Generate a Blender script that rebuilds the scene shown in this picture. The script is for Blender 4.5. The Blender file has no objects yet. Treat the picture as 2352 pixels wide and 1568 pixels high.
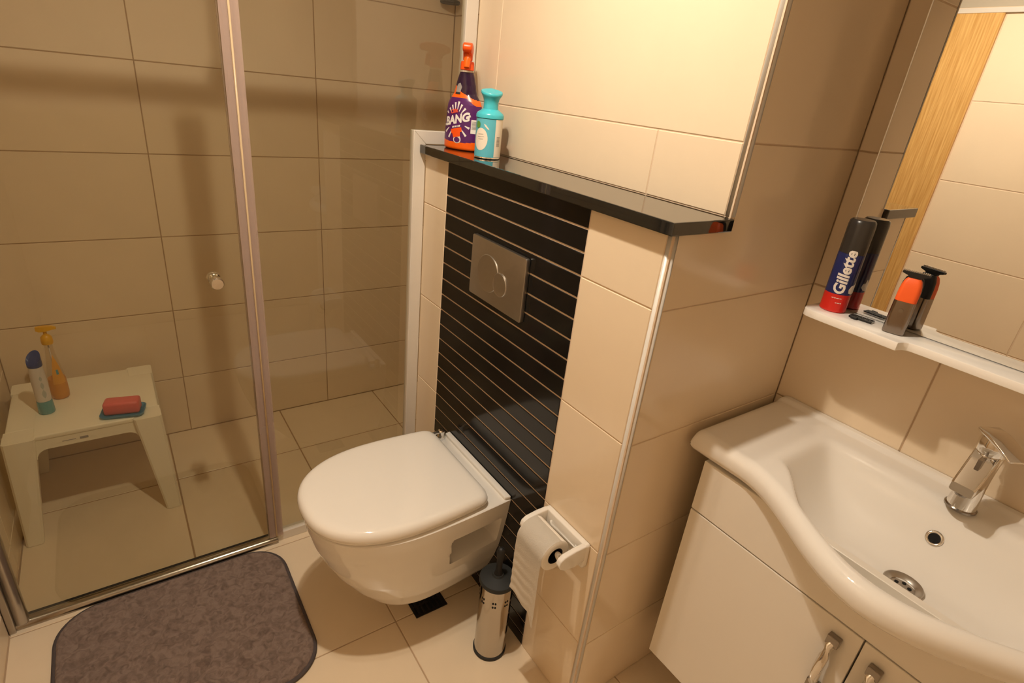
import bpy, bmesh, math, random
from math import sin, cos, pi, sqrt, radians, atan2
from mathutils import Vector, Matrix, noise

random.seed(7)
scene = bpy.context.scene
C = scene.collection

# ------------------------------------------------------------------ camera
cam_d = bpy.data.cameras.new('camera')
cam = bpy.data.objects.new('camera', cam_d)
C.objects.link(cam)
cam_d.sensor_width = 36.0
cam_d.lens = 1284.571 / 2352 * 36.0
cam_d.clip_start = 0.01
R_ = Vector((0.56234835, 0.82049195, 0.1027487))
U_ = Vector((-0.39337974, 0.15615549, 0.90601757))
F_ = Vector((-0.72733535, 0.54991674, -0.41057869))
cam.matrix_world = Matrix(((R_.x, U_.x, -F_.x, 1.43197), (R_.y, U_.y, -F_.y, -0.79095),
                           (R_.z, U_.z, -F_.z, 1.48561), (0, 0, 0, 1)))
scene.camera = cam

# ------------------------------------------------------------------ world, exposure
w = bpy.data.worlds.new('world')
scene.world = w
w.use_nodes = True
w.node_tree.nodes['Background'].inputs[0].default_value = (0.02, 0.017, 0.013, 1)
w.node_tree.nodes['Background'].inputs[1].default_value = 1.0
vs = scene.view_settings
vs.view_transform = 'Standard'
vs.look = 'None'
vs.gamma = 1.0
vs.use_curve_mapping = False
vs.exposure = 0.0
cy = scene.cycles
cy.max_bounces = 8
cy.use_light_tree = False
cy.diffuse_bounces = 5
cy.use_adaptive_sampling = True
cy.adaptive_threshold = 0.045
cy.glossy_bounces = 4
cy.transmission_bounces = 6
cy.transparent_max_bounces = 12
cy.caustics_reflective = False
cy.caustics_refractive = False
cy.sample_clamp_indirect = 4.0
LAMP_POWER = 60.0           # watts of each main bulb of the ceiling lamp
LAMP_COL = (1.0, 0.872, 0.71)

# ------------------------------------------------------------------ materials
def new_mat(name):
    m = bpy.data.materials.new(name)
    m.use_nodes = True
    nt = m.node_tree
    return m, nt, nt.nodes['Principled BSDF']

def mat(name, col, rough=0.4, metal=0.0, coat=0.0, var=0.0, scale=20.0, bump=0.0, bscale=200.0,
        spec=0.5, emit=None, estr=0.0, sss=0.0, trans=0.0, ior=None, objvar=0.0):
    m, nt, b = new_mat(name)
    b.inputs['Base Color'].default_value = (*col, 1)
    b.inputs['Roughness'].default_value = rough
    b.inputs['Metallic'].default_value = metal
    b.inputs['Specular IOR Level'].default_value = spec
    b.inputs['Coat Weight'].default_value = coat
    b.inputs['Coat Roughness'].default_value = 0.04
    b.inputs['Transmission Weight'].default_value = trans
    if ior: b.inputs['IOR'].default_value = ior
    if sss:
        b.inputs['Subsurface Weight'].default_value = sss
        b.inputs['Subsurface Radius'].default_value = (0.01, 0.006, 0.004)
    if emit:
        b.inputs['Emission Color'].default_value = (*emit, 1)
        b.inputs['Emission Strength'].default_value = estr
    tc = nt.nodes.new('ShaderNodeTexCoord')
    if var > 0 or objvar > 0:
        n = nt.nodes.new('ShaderNodeTexNoise')
        n.inputs['Scale'].default_value = scale
        n.inputs['Detail'].default_value = 5
        nt.links.new(tc.outputs['Object'], n.inputs['Vector'])
        mr = nt.nodes.new('ShaderNodeMapRange')
        mr.inputs['To Min'].default_value = 1 - var
        mr.inputs['To Max'].default_value = 1 + var
        nt.links.new(n.outputs['Fac'], mr.inputs['Value'])
        hsv = nt.nodes.new('ShaderNodeHueSaturation')
        hsv.inputs['Color'].default_value = (*col, 1)
        out = mr.outputs['Result']
        if objvar > 0:
            oi = nt.nodes.new('ShaderNodeObjectInfo')
            m2 = nt.nodes.new('ShaderNodeMapRange')
            m2.inputs['To Min'].default_value = 1 - objvar
            m2.inputs['To Max'].default_value = 1 + objvar
            nt.links.new(oi.outputs['Random'], m2.inputs['Value'])
            mu = nt.nodes.new('ShaderNodeMath'); mu.operation = 'MULTIPLY'
            nt.links.new(out, mu.inputs[0]); nt.links.new(m2.outputs['Result'], mu.inputs[1])
            out = mu.outputs[0]
        nt.links.new(out, hsv.inputs['Value'])
        nt.links.new(hsv.outputs['Color'], b.inputs['Base Color'])
    if bump > 0:
        n2 = nt.nodes.new('ShaderNodeTexNoise')
        n2.inputs['Scale'].default_value = bscale
        n2.inputs['Detail'].default_value = 4
        nt.links.new(tc.outputs['Object'], n2.inputs['Vector'])
        bp = nt.nodes.new('ShaderNodeBump')
        bp.inputs['Strength'].default_value = bump
        bp.inputs['Distance'].default_value = 0.002
        nt.links.new(n2.outputs['Fac'], bp.inputs['Height'])
        nt.links.new(bp.outputs['Normal'], b.inputs['Normal'])
    return m

M = {}
M['tile'] = mat('cream_tile', (0.79, 0.65, 0.475), rough=0.16, var=0.03, scale=9, bump=0.03, bscale=25, objvar=0.015)
M['floor_tile'] = mat('cream_floor_tile', (0.80, 0.665, 0.49), rough=0.22, var=0.05, scale=7, bump=0.05, bscale=60, objvar=0.02)
M['grout'] = mat('cream_grout', (0.68, 0.53, 0.385), rough=0.9, var=0.08, scale=40)
M['floor_grout'] = mat('floor_grout', (0.47, 0.34, 0.22), rough=0.9, var=0.1, scale=40)
M['grout_dark'] = mat('brown_grout', (0.40, 0.27, 0.155), rough=0.9, var=0.15, scale=40)
M['black_tile'] = mat('black_strip_tile', (0.007, 0.0065, 0.006), rough=0.12, var=0.1, scale=30, spec=0.32)
M['granite'] = mat('black_granite', (0.010, 0.010, 0.009), rough=0.015, coat=0.4, var=0.5, scale=350, spec=0.75)
M['trim'] = mat('white_trim', (0.62, 0.585, 0.53), rough=0.35)
M['profile'] = mat('white_profile', (0.70, 0.65, 0.58), rough=0.35, var=0.02)
M['band'] = mat('grey_beige_paint', (0.42, 0.37, 0.29), rough=0.85)
M['paint'] = mat('white_paint', (0.90, 0.87, 0.82), rough=0.8, bump=0.05, bscale=80)
M['ceramic'] = mat('white_ceramic', (0.80, 0.765, 0.71), rough=0.04, coat=0.0, var=0.012, scale=6)
M['lid'] = mat('white_lid_plastic', (0.83, 0.79, 0.73), rough=0.05, var=0.01, scale=8)
M['lacquer'] = mat('white_lacquer', (0.78, 0.73, 0.65), rough=0.28, var=0.012, scale=6)
M['shelf_white'] = mat('white_shelf_lacquer', (0.93, 0.90, 0.85), rough=0.25)  # white raised to stand in for lamp light thrown back by the mirror
M['chrome'] = mat('chrome', (0.80, 0.78, 0.75), rough=0.07, metal=1.0)
M['rail'] = mat('rail_chrome', (0.42, 0.39, 0.35), rough=0.16, metal=1.0)
M['canister'] = mat('polished_steel', (0.50, 0.46, 0.41), rough=0.12, metal=1.0)
M['dark_chrome'] = mat('dark_chrome', (0.30, 0.27, 0.24), rough=0.2, metal=1.0)
M['steel'] = mat('brushed_steel', (0.50, 0.47, 0.43), rough=0.34, metal=1.0, var=0.06, scale=60, bump=0.04, bscale=500)
M['alu'] = mat('aluminium', (0.52, 0.49, 0.45), rough=0.3, metal=1.0)
M['black'] = mat('black_plastic', (0.012, 0.012, 0.012), rough=0.5, spec=0.35)
M['dkgrey'] = mat('dark_grey_plastic', (0.022, 0.024, 0.024), rough=0.55, spec=0.3, var=0.1, scale=60)
M['hole'] = mat('black_opening', (0.003, 0.003, 0.003), rough=0.9)
M['mirror'] = mat('mirror_silver', (0.86, 0.85, 0.82), rough=0.0, metal=1.0)
M['stool'] = mat('cream_resin', (0.88, 0.82, 0.66), rough=0.42, var=0.03, scale=14, bump=0.05, bscale=90)
M['paper'] = mat('toilet_paper', (0.86, 0.81, 0.73), rough=0.95, var=0.02, scale=60, bump=0.25, bscale=260)
M['card'] = mat('cardboard', (0.45, 0.34, 0.22), rough=0.9)
M['soap'] = mat('pink_soap', (0.72, 0.13, 0.12), rough=0.4, var=0.06, scale=40)
M['dish'] = mat('blue_dish', (0.05, 0.22, 0.36), rough=0.35)
M['orange'] = mat('orange_plastic', (0.92, 0.13, 0.004), rough=0.3)
M['orange_red'] = mat('orange_red_plastic', (0.85, 0.085, 0.004), rough=0.35)
M['purple'] = mat('purple_label', (0.085, 0.012, 0.115), rough=0.3)
M['dkpurple'] = mat('dark_purple_plastic', (0.022, 0.006, 0.028), rough=0.12)
M['white_print'] = mat('white_print', (0.80, 0.76, 0.72), rough=0.4)
M['grey_print'] = mat('grey_print', (0.30, 0.28, 0.27), rough=0.5)
M['red_print'] = mat('red_print', (0.75, 0.09, 0.05), rough=0.4)
M['black_print'] = mat('black_print', (0.02, 0.02, 0.02), rough=0.5)
M['green_print'] = mat('green_print', (0.10, 0.28, 0.05), rough=0.4)
M['yellow_print'] = mat('yellow_print', (0.7, 0.45, 0.05), rough=0.4)
M['turq'] = mat('turquoise_plastic', (0.055, 0.47, 0.56), rough=0.28)
M['turq_can'] = mat('turquoise_can', (0.11, 0.47, 0.58), rough=0.3)
M['cream_print'] = mat('cream_print', (0.82, 0.74, 0.62), rough=0.4)
M['foam_blue'] = mat('navy_can', (0.012, 0.022, 0.12), rough=0.22)
M['foam_red'] = mat('red_can', (0.60, 0.018, 0.012), rough=0.25)
M['foam_cap'] = mat('smoke_cap', (0.03, 0.027, 0.025), rough=0.25)
M['trim_orange'] = mat('trimmer_orange', (0.95, 0.13, 0.02), rough=0.5)
M['bronze'] = mat('bronze_metal', (0.28, 0.235, 0.20), rough=0.22, metal=1.0)
M['bottle_white'] = mat('white_bottle', (0.66, 0.62, 0.58), rough=0.35)
M['bottle_blue'] = mat('blue_cap', (0.015, 0.05, 0.22), rough=0.3)
M['bottle_teal'] = mat('teal_clear_plastic', (0.10, 0.30, 0.33), rough=0.2)
M['pump_yellow'] = mat('yellow_pump', (0.75, 0.40, 0.01), rough=0.35)
M['amber'] = mat('amber_liquid', (0.62, 0.26, 0.03), rough=0.2)
M['amber_label'] = mat('orange_label', (0.70, 0.33, 0.03), rough=0.35)
M['mat_edge'] = mat('mat_binding', (0.075, 0.06, 0.06), rough=0.9, bump=0.4, bscale=300)
M['rubber'] = mat('black_rubber', (0.02, 0.02, 0.02), rough=0.7)
M['lampshade'] = mat('lamp_metal', (0.7, 0.68, 0.65), rough=0.3, metal=1.0)
M['bulb'] = mat('bulb_glow', (1, 1, 1), rough=0.5, emit=LAMP_COL, estr=6.0)
M['grate'] = mat('drain_iron', (0.025, 0.022, 0.02), rough=0.4, metal=0.6)

# tinted thin glass: straight-through transmission with Fresnel reflection
def glass_mat(name, tint, rough=0.0, refl=1.0, ior=1.45):
    m = bpy.data.materials.new(name); m.use_nodes = True
    nt = m.node_tree; nt.nodes.clear()
    out = nt.nodes.new('ShaderNodeOutputMaterial')
    tr = nt.nodes.new('ShaderNodeBsdfTransparent'); tr.inputs[0].default_value = (*tint, 1)
    gl = nt.nodes.new('ShaderNodeBsdfGlossy'); gl.inputs['Roughness'].default_value = rough
    gl.inputs['Color'].default_value = (refl, refl, refl, 1)
    fr = nt.nodes.new('ShaderNodeFresnel'); fr.inputs['IOR'].default_value = ior
    geo = nt.nodes.new('ShaderNodeNewGeometry')
    # same reflectance from either side of the thin pane
    mx = nt.nodes.new('ShaderNodeMixShader')
    inv = nt.nodes.new('ShaderNodeMath'); inv.operation = 'SUBTRACT'; inv.inputs[0].default_value = 1.0
    nt.links.new(geo.outputs['Backfacing'], inv.inputs[1])
    mu = nt.nodes.new('ShaderNodeMath'); mu.operation = 'MULTIPLY'
    nt.links.new(fr.outputs[0], mu.inputs[0]); nt.links.new(inv.outputs[0], mu.inputs[1])
    nt.links.new(mu.outputs[0], mx.inputs[0])
    nt.links.new(tr.outputs[0], mx.inputs[1]); nt.links.new(gl.outputs[0], mx.inputs[2])
    nt.links.new(mx.outputs[0], out.inputs[0])
    return m
M['glass'] = glass_mat('bronze_tint_glass', (0.862, 0.853, 0.80), ior=1.58)
M['clear'] = glass_mat('clear_plastic', (0.93, 0.90, 0.84), rough=0.05)

# milky translucent seal strip
def seal_mat(name, col, alpha):
    m = bpy.data.materials.new(name); m.use_nodes = True
    nt = m.node_tree
    b = nt.nodes['Principled BSDF']
    b.inputs['Base Color'].default_value = (*col, 1); b.inputs['Roughness'].default_value = 0.25
    out = nt.nodes['Material Output']
    tr = nt.nodes.new('ShaderNodeBsdfTransparent'); tr.inputs[0].default_value = (0.9, 0.86, 0.8, 1)
    mx = nt.nodes.new('ShaderNodeMixShader'); mx.inputs[0].default_value = alpha
    nt.links.new(tr.outputs[0], mx.inputs[1]); nt.links.new(b.outputs[0], mx.inputs[2])
    nt.links.new(mx.outputs[0], out.inputs[0])
    return m
M['seal'] = seal_mat('milky_seal', (0.60, 0.47, 0.43), 0.38)
M['seal_core'] = seal_mat('seal_core', (0.85, 0.66, 0.42), 0.55)

def wood_mat():
    m, nt, b = new_mat('light_oak')
    tc = nt.nodes.new('ShaderNodeTexCoord')
    mp = nt.nodes.new('ShaderNodeMapping'); mp.inputs['Scale'].default_value = (60, 60, 2.0)
    n = nt.nodes.new('ShaderNodeTexNoise'); n.inputs['Scale'].default_value = 3; n.inputs['Detail'].default_value = 6
    cr = nt.nodes.new('ShaderNodeValToRGB')
    cr.color_ramp.elements[0].color = (0.50, 0.27, 0.075, 1); cr.color_ramp.elements[0].position = 0.35
    cr.color_ramp.elements[1].color = (0.68, 0.42, 0.15, 1); cr.color_ramp.elements[1].position = 0.65
    nt.links.new(tc.outputs['Object'], mp.inputs[0]); nt.links.new(mp.outputs[0], n.inputs['Vector'])
    nt.links.new(n.outputs['Fac'], cr.inputs[0]); nt.links.new(cr.outputs[0], b.inputs['Base Color'])
    b.inputs['Roughness'].default_value = 0.35
    return m
M['wood'] = wood_mat()

def pile_mat():
    m, nt, b = new_mat('mat_pile')
    tc = nt.nodes.new('ShaderNodeTexCoord')
    n = nt.nodes.new('ShaderNodeTexNoise'); n.inputs['Scale'].default_value = 48; n.inputs['Detail'].default_value = 8
    n.inputs['Distortion'].default_value = 1.2
    cr = nt.nodes.new('ShaderNodeValToRGB')
    cr.color_ramp.elements[0].color = (0.155, 0.108, 0.09, 1); cr.color_ramp.elements[0].position = 0.3
    cr.color_ramp.elements[1].color = (0.30, 0.222, 0.187, 1); cr.color_ramp.elements[1].position = 0.62
    n2 = nt.nodes.new('ShaderNodeTexNoise'); n2.inputs['Scale'].default_value = 700; n2.inputs['Detail'].default_value = 3
    bp = nt.nodes.new('ShaderNodeBump'); bp.inputs['Strength'].default_value = 0.9; bp.inputs['Distance'].default_value = 0.004
    nt.links.new(tc.outputs['Object'], n.inputs['Vector']); nt.links.new(tc.outputs['Object'], n2.inputs['Vector'])
    nt.links.new(n.outputs['Fac'], cr.inputs[0]); nt.links.new(cr.outputs[0], b.inputs['Base Color'])
    nt.links.new(n2.outputs['Fac'], bp.inputs['Height']); nt.links.new(bp.outputs['Normal'], b.inputs['Normal'])
    b.inputs['Roughness'].default_value = 1.0
    b.inputs['Specular IOR Level'].default_value = 0.1
    b.inputs['Sheen Weight'].default_value = 0.3
    b.inputs['Sheen Tint'].default_value = (0.6, 0.5, 0.45, 1)
    return m
M['pile'] = pile_mat()

# ------------------------------------------------------------------ object helpers
def tag(o, label=None, cat=None, group=None, kind=None):
    if label: o['label'] = label
    if cat: o['category'] = cat
    if group: o['group'] = group
    if kind: o['kind'] = kind
    return o

def thing(name, label, cat, loc, group=None):
    o = bpy.data.objects.new(name, None)
    C.objects.link(o)
    o.empty_display_size = 0.05
    o.location = loc
    return tag(o, label, cat, group)

def world_loc(o):
    p = Vector(o.location)
    if o.parent: p += world_loc(o.parent)
    return p

def obj(name, bm, m, parent=None, smooth=False, label=None, xf=None, angle=None):
    """bm holds world coordinates; the mesh is re-centred on its own base."""
    if xf is not None: bmesh.ops.transform(bm, matrix=xf, verts=bm.verts)
    bmesh.ops.recalc_face_normals(bm, faces=bm.faces)
    lo = Vector((1e9,) * 3); hi = Vector((-1e9,) * 3)
    for v in bm.verts:
        for k in range(3):
            lo[k] = min(lo[k], v.co[k]); hi[k] = max(hi[k], v.co[k])
    org = Vector(((lo.x + hi.x) / 2, (lo.y + hi.y) / 2, lo.z))
    for v in bm.verts: v.co -= org
    me = bpy.data.meshes.new(name)
    bm.to_mesh(me); bm.free()
    for mm in (m if isinstance(m, (list, tuple)) else [m]): me.materials.append(M[mm])
    if smooth:
        for p in me.polygons: p.use_smooth = True
        if angle is not None: me.set_sharp_from_angle(angle=radians(angle))
    o = bpy.data.objects.new(name, me)
    C.objects.link(o)
    if parent:
        o.parent = parent
        o.location = org - world_loc(parent)
    else:
        o.location = org
    if label: o['label'] = label
    return o

def add_box(bm, x0, x1, y0, y1, z0, z1, bev=0.0, seg=2):
    vs_ = [bm.verts.new(p) for p in ((x0, y0, z0), (x1, y0, z0), (x1, y1, z0), (x0, y1, z0),
                                     (x0, y0, z1), (x1, y0, z1), (x1, y1, z1), (x0, y1, z1))]
    fs = [bm.faces.new([vs_[i] for i in f]) for f in
          ((0, 3, 2, 1), (4, 5, 6, 7), (0, 1, 5, 4), (1, 2, 6, 5), (2, 3, 7, 6), (3, 0, 4, 7))]
    if bev > 0:
        es = list({e for f in fs for e in f.edges})
        bmesh.ops.bevel(bm, geom=es, offset=bev, segments=seg, profile=0.5, affect='EDGES')

def box_bm(*a, **k):
    bm = bmesh.new(); add_box(bm, *a, **k); return bm

def rings(bm, rs, cap0=True, cap1=True, closed=True):
    """rs: list of rings (lists of points with equal count) -> skin."""
    vr = [[bm.verts.new(p) for p in r] for r in rs]
    n = len(vr[0])
    faces = []
    for a, b in zip(vr, vr[1:]):
        for i in range(n if closed else n - 1):
            j = (i + 1) % n
            faces.append(bm.faces.new((a[i], a[j], b[j], b[i])))
    if cap0: bm.faces.new(list(reversed(vr[0])))
    if cap1: bm.faces.new(vr[-1])
    return vr, faces

def circle(c, r, n=32, ax='z', ry=None, a0=0.0):
    ry = r if ry is None else ry
    out = []
    for i in range(n):
        t = a0 + 2 * pi * i / n
        if ax == 'z': out.append((c[0] + r * cos(t), c[1] + ry * sin(t), c[2]))
        elif ax == 'x': out.append((c[0], c[1] + r * cos(t), c[2] + ry * sin(t)))
        else: out.append((c[0] + r * cos(t), c[1], c[2] + ry * sin(t)))
    return out

def lathe(prof, c=(0, 0, 0), n=40, cap0=True, cap1=True):
    bm = bmesh.new()
    rings(bm, [circle((c[0], c[1], c[2] + z), max(r, 1e-5), n) for r, z in prof], cap0, cap1)
    return bm

def frame_of(d):
    d = d.normalized()
    a = Vector((0, 0, 1)) if abs(d.z) < 0.9 else Vector((1, 0, 0))
    u = d.cross(a).normalized(); v = d.cross(u).normalized()
    return u, v

def add_tube(bm, pts, r, n=12, caps=True):
    pts = [Vector(p) for p in pts]
    rs = []
    for i, p in enumerate(pts):
        d = pts[min(i + 1, len(pts) - 1)] - pts[max(i - 1, 0)]
        u, v = frame_of(d)
        rr = r[i] if isinstance(r, (list, tuple)) else r
        rs.append([p + u * rr * cos(2 * pi * k / n) + v * rr * sin(2 * pi * k / n) for k in range(n)])
    rings(bm, rs, caps, caps)

def tube_bm(pts, r, n=12):
    bm = bmesh.new(); add_tube(bm, pts, r, n); return bm

def prism(poly, axis, a0, a1, bev=0.0, seg=2):
    """polygon in the two other axes (in x,y,z order), extruded along axis."""
    bm = bmesh.new()
    def P(p, a):
        if axis == 'x': return (a, p[0], p[1])
        if axis == 'y': return (p[0], a, p[1])
        return (p[0], p[1], a)
    rings(bm, [[P(p, a0) for p in poly], [P(p, a1) for p in poly]])
    if bev > 0:
        bmesh.ops.recalc_face_normals(bm, faces=bm.faces)
        bmesh.ops.bevel(bm, geom=list(bm.edges), offset=bev, segments=seg, profile=0.5, affect='EDGES')
    return bm

def rrect(x0, x1, y0, y1, r, n=6):
    pts = []
    for cx, cy, a in ((x1 - r, y1 - r, 0), (x0 + r, y1 - r, 90), (x0 + r, y0 + r, 180), (x1 - r, y0 + r, 270)):
        for k in range(n + 1):
            t = radians(a + 90 * k / n)
            pts.append((cx + r * cos(t), cy + r * sin(t)))
    return pts

def sstep(a, b, x):
    t = min(1.0, max(0.0, (x - a) / (b - a)))
    return t * t * (3 - 2 * t)

def struct(name, bm, m, label, cat, smooth=False):
    return tag(obj(name, bm, m, None, smooth), label, cat, None, 'structure')

# ------------------------------------------------------------------ tiles
TILE_MESH = {}
def tile_mesh(axis, a, b, t, m, cham=0.0012):
    key = (axis, round(a, 4), round(b, 4), m)
    if key in TILE_MESH: return TILE_MESH[key]
    bm = bmesh.new()
    h = (a / 2, b / 2)
    def P(u, v, d):
        return {'x': (d, u, v), 'y': (u, d, v), 'z': (u, v, d)}[axis]
    def loop(i, d): return [P(su * (h[0] - i), sv * (h[1] - i), d) for su, sv in ((-1, -1), (1, -1), (1, 1), (-1, 1))]
    rings(bm, [loop(0, -t), loop(0, -cham), loop(cham, 0), ], True, True)
    bmesh.ops.recalc_face_normals(bm, faces=bm.faces)
    me = bpy.data.meshes.new('tile'); bm.to_mesh(me); bm.free()
    me.materials.append(M[m])
    TILE_MESH[key] = me
    return me

def tiles(parent, axis, plane, sign, us, vs_, m='tile', gap=0.003, t=0.008, name='tile', skip=None):
    """one tile object per cell; the tile face lies at plane, facing sign*axis."""
    pl = world_loc(parent)
    for i in range(len(us) - 1):
        for j in range(len(vs_) - 1):
            if skip and skip(i, j): continue
            a = us[i + 1] - us[i] - gap; b = vs_[j + 1] - vs_[j] - gap
            if a < 0.004 or b < 0.004: continue
            me = tile_mesh(axis, a, b, t, m)
            o = bpy.data.objects.new(name, me); C.objects.link(o)
            o.parent = parent
            uc = (us[i] + us[i + 1]) / 2; vc = (vs_[j] + vs_[j + 1]) / 2
            p = {'x': (plane, uc, vc), 'y': (uc, plane, vc), 'z': (uc, vc, plane)}[axis]
            o.location = Vector(p) - pl
            if sign < 0:
                o.rotation_euler = {'x': (0, 0, pi), 'y': (0, 0, pi), 'z': (pi, 0, 0)}[axis]

# ================================================================== SETTING
ZC = 2.340                       # ceiling
XS, XG, XB, XR, XE = -1.0, -0.14, -0.14, 0.815, 1.95
Y0, YB, YM = -1.20, 0.149, 0.546
REC = 0.0016                    # joint depth
ROWS = [0.0, 0.24, 0.54, 0.84, 1.14, 1.44, 1.74, 2.04, ZC]

# floor of the room and of the shower
f = struct('floor', box_bm(-0.175, XE + .05, Y0 - .05, YM + .05, -0.08, -REC), 'floor_grout', 'cream tiled bathroom floor with thin joints', 'floor')
tiles(f, 'z', 0.0, 1, [-0.175, -0.115, 0.345, 0.805, 1.265, 1.725, XE], [Y0, -0.745, -0.285, 0.175, YM], m='floor_tile', gap=0.0035)
f2 = struct('shower_floor', box_bm(XS - .05, -0.175, Y0 - .05, YM + .05, -0.10, -0.02 - REC), 'grout_dark', 'lower tiled shower floor behind the glass with brown joints', 'floor')
tiles(f2, 'z', -0.02, 1, [XS, -0.66, -0.20], [Y0, -0.745, -0.285, 0.175, YM], m='floor_tile', gap=0.005)

# shower back wall
w1 = struct('wall_shower', box_bm(XS - .06, XS - REC, Y0 - .05, YM + .05, -0.1, ZC), 'grout_dark', 'cream tiled shower wall behind the stool', 'wall')
tiles(w1, 'x', XS, 1, [Y0, -0.655, -0.055, YM], ROWS[:0] + [-0.02] + ROWS[1:], gap=0.0034)
w2 = struct('wall_shower_end', box_bm(XS, XB, YM + REC, YM + .06, -0.1, ZC), 'grout_dark', 'narrow tiled end wall of the shower beside the cistern wall', 'wall')
tiles(w2, 'y', YM, -1, [XS, -0.40, XB], [-0.02] + ROWS[1:], gap=0.004)

# wall behind the camera / along the shower's left end
w3 = struct('wall_back', box_bm(XS - .06, XE + .05, Y0 - .06, Y0 - REC, -0.1, ZC), 'grout', 'cream tiled wall facing the mirror, topped by a white border', 'wall')
BR = [0.0, 0.085, 0.39, 0.70, 1.007, 1.318, 1.628, 1.938]
tiles(w3, 'y', Y0, 1, [XS, -0.40, -0.19], [-0.02] + BR[1:], gap=0.004)
tiles(w3, 'y', Y0, 1, [-0.12, 0.25], BR, gap=0.004)
tiles(w3, 'y', Y0, 1, [0.449, 0.926, 1.526, XE], BR, gap=0.004)
obj('painted_band', box_bm(XS, XE, Y0 - REC - .004, Y0 - .001, 1.962, ZC), 'band', w3)
b_ = struct('trim_1', box_bm(XS, XE, Y0 - .001, Y0 + .008, 1.940, 1.958, bev=.002), 'trim', 'thin white border strip along the top of the wall seen in the mirror', 'trim')
wd = struct('trim_2', prism([(0.25, Y0 - .004), (0.447, Y0 - .004), (0.447, Y0 + .012), (0.441, Y0 + .018), (0.256, Y0 + .018), (0.25, Y0 + .012)], 'z', 0.0, 1.938),
            'wood', 'upright light oak door-frame board seen in the mirror', 'trim')

# right wall, mirror wall
w4 = struct('wall_right', box_bm(XE + REC, XE + .06, Y0 - .05, YM + .05, -0.1, ZC), 'grout', 'cream tiled wall beyond the washbasin', 'wall')
tiles(w4, 'x', XE, -1, [Y0, -0.6, 0.0, YM], ROWS, gap=0.004)
w5 = struct('wall_mirror', box_bm(XR, XE + .05, YM + REC, YM + .06, -0.1, ZC), 'floor_grout', 'cream tiled wall behind the washbasin and mirror', 'wall')
tiles(w5, 'y', YM, -1, [XR, 1.111, 1.711, XE], ROWS, gap=0.0032)

# partition wall (bright face above the shelf) and the low cistern box in front of it
w6 = struct('wall_toilet', box_bm(XB + REC, XR - REC, YB + REC, YM + .05, -0.1, ZC), 'grout', 'brightly lit cream tiled wall above the black shelf', 'wall')
tiles(w6, 'y', YB, -1, [XB, 0.0, 0.6, 0.8015], [1.309, 1.44], gap=0.0026)
tiles(w6, 'y', YB, -1, [XB, -0.018, 0.8015], [1.44, 1.74, 2.04, ZC], gap=0.0026)
tiles(w6, 'x', XR, 1, [YB + .0135, YM], [1.44, 1.74, 2.04, ZC], gap=0.003)
tiles(w6, 'x', XB, -1, [YB, YM], [-0.02] + ROWS[1:], gap=0.004)
w7 = struct('wall_cistern', box_bm(XB + REC, XR - REC, REC, YB + REC, -0.1, 1.283), 'grout', 'low tiled cistern wall behind the toilet with a panel of black strips', 'wall')
JZ = [0.0, 0.24, 0.54, 0.84, 1.14, 1.283]
tiles(w7, 'y', 0.0, -1, [XB, 0.0], JZ, gap=0.003)
tiles(w7, 'y', 0.0, -1, [0.6, 0.8015], JZ, gap=0.003)
strips = [0.0] + [0.04 + 0.05 * k for k in range(25)] + [1.285]
tiles(w7, 'y', -0.0005, -1, [0.0, 0.6], strips, m='black_tile', gap=0.0042, name='black_strip')
tiles(w7, 'x', XR, 1, [0.0135, YM], JZ[:-1], gap=0.003)
tiles(w7, 'x', XB, -1, [0.0, YB], [-0.02] + JZ[1:], gap=0.004)
# L-shaped side tile next to the shelf end
Lp = [(0.0135, 1.1415), (YM - .0015, 1.1415), (YM - .0015, 1.4385), (YB + .0135, 1.4385), (YB + .0135, 1.283), (0.0135, 1.283)]
obj('tile', prism(Lp, 'x', XR - .008, XR), 'tile', w7)

# white corner trims
def corner_trim(name, x, y, z0, z1, label):
    pts = []
    r = 0.0125
    for k in range(7):
        t = radians(-90 + 90 * k / 6)
        pts.append((x - r + (r + .0006) * cos(t), y + r + (r + .0006) * sin(t)))
    pts += [(x - r, y + r)]
    return struct(name, prism(pts, 'z', z0, z1), 'trim', label, 'trim', True)
corner_trim('trim_3', XR, 0.0, 0.0, 1.283, 'thin white corner strip on the edge of the low cistern wall')
corner_trim('trim_4', XR, YB, 1.3095, ZC, 'thin white corner strip on the edge of the bright upper wall')

struct('ceiling', box_bm(XS - .06, XE + .06, Y0 - .06, YM + .06, ZC, ZC + .06), 'paint', 'plain white bathroom ceiling', 'ceiling')

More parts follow.
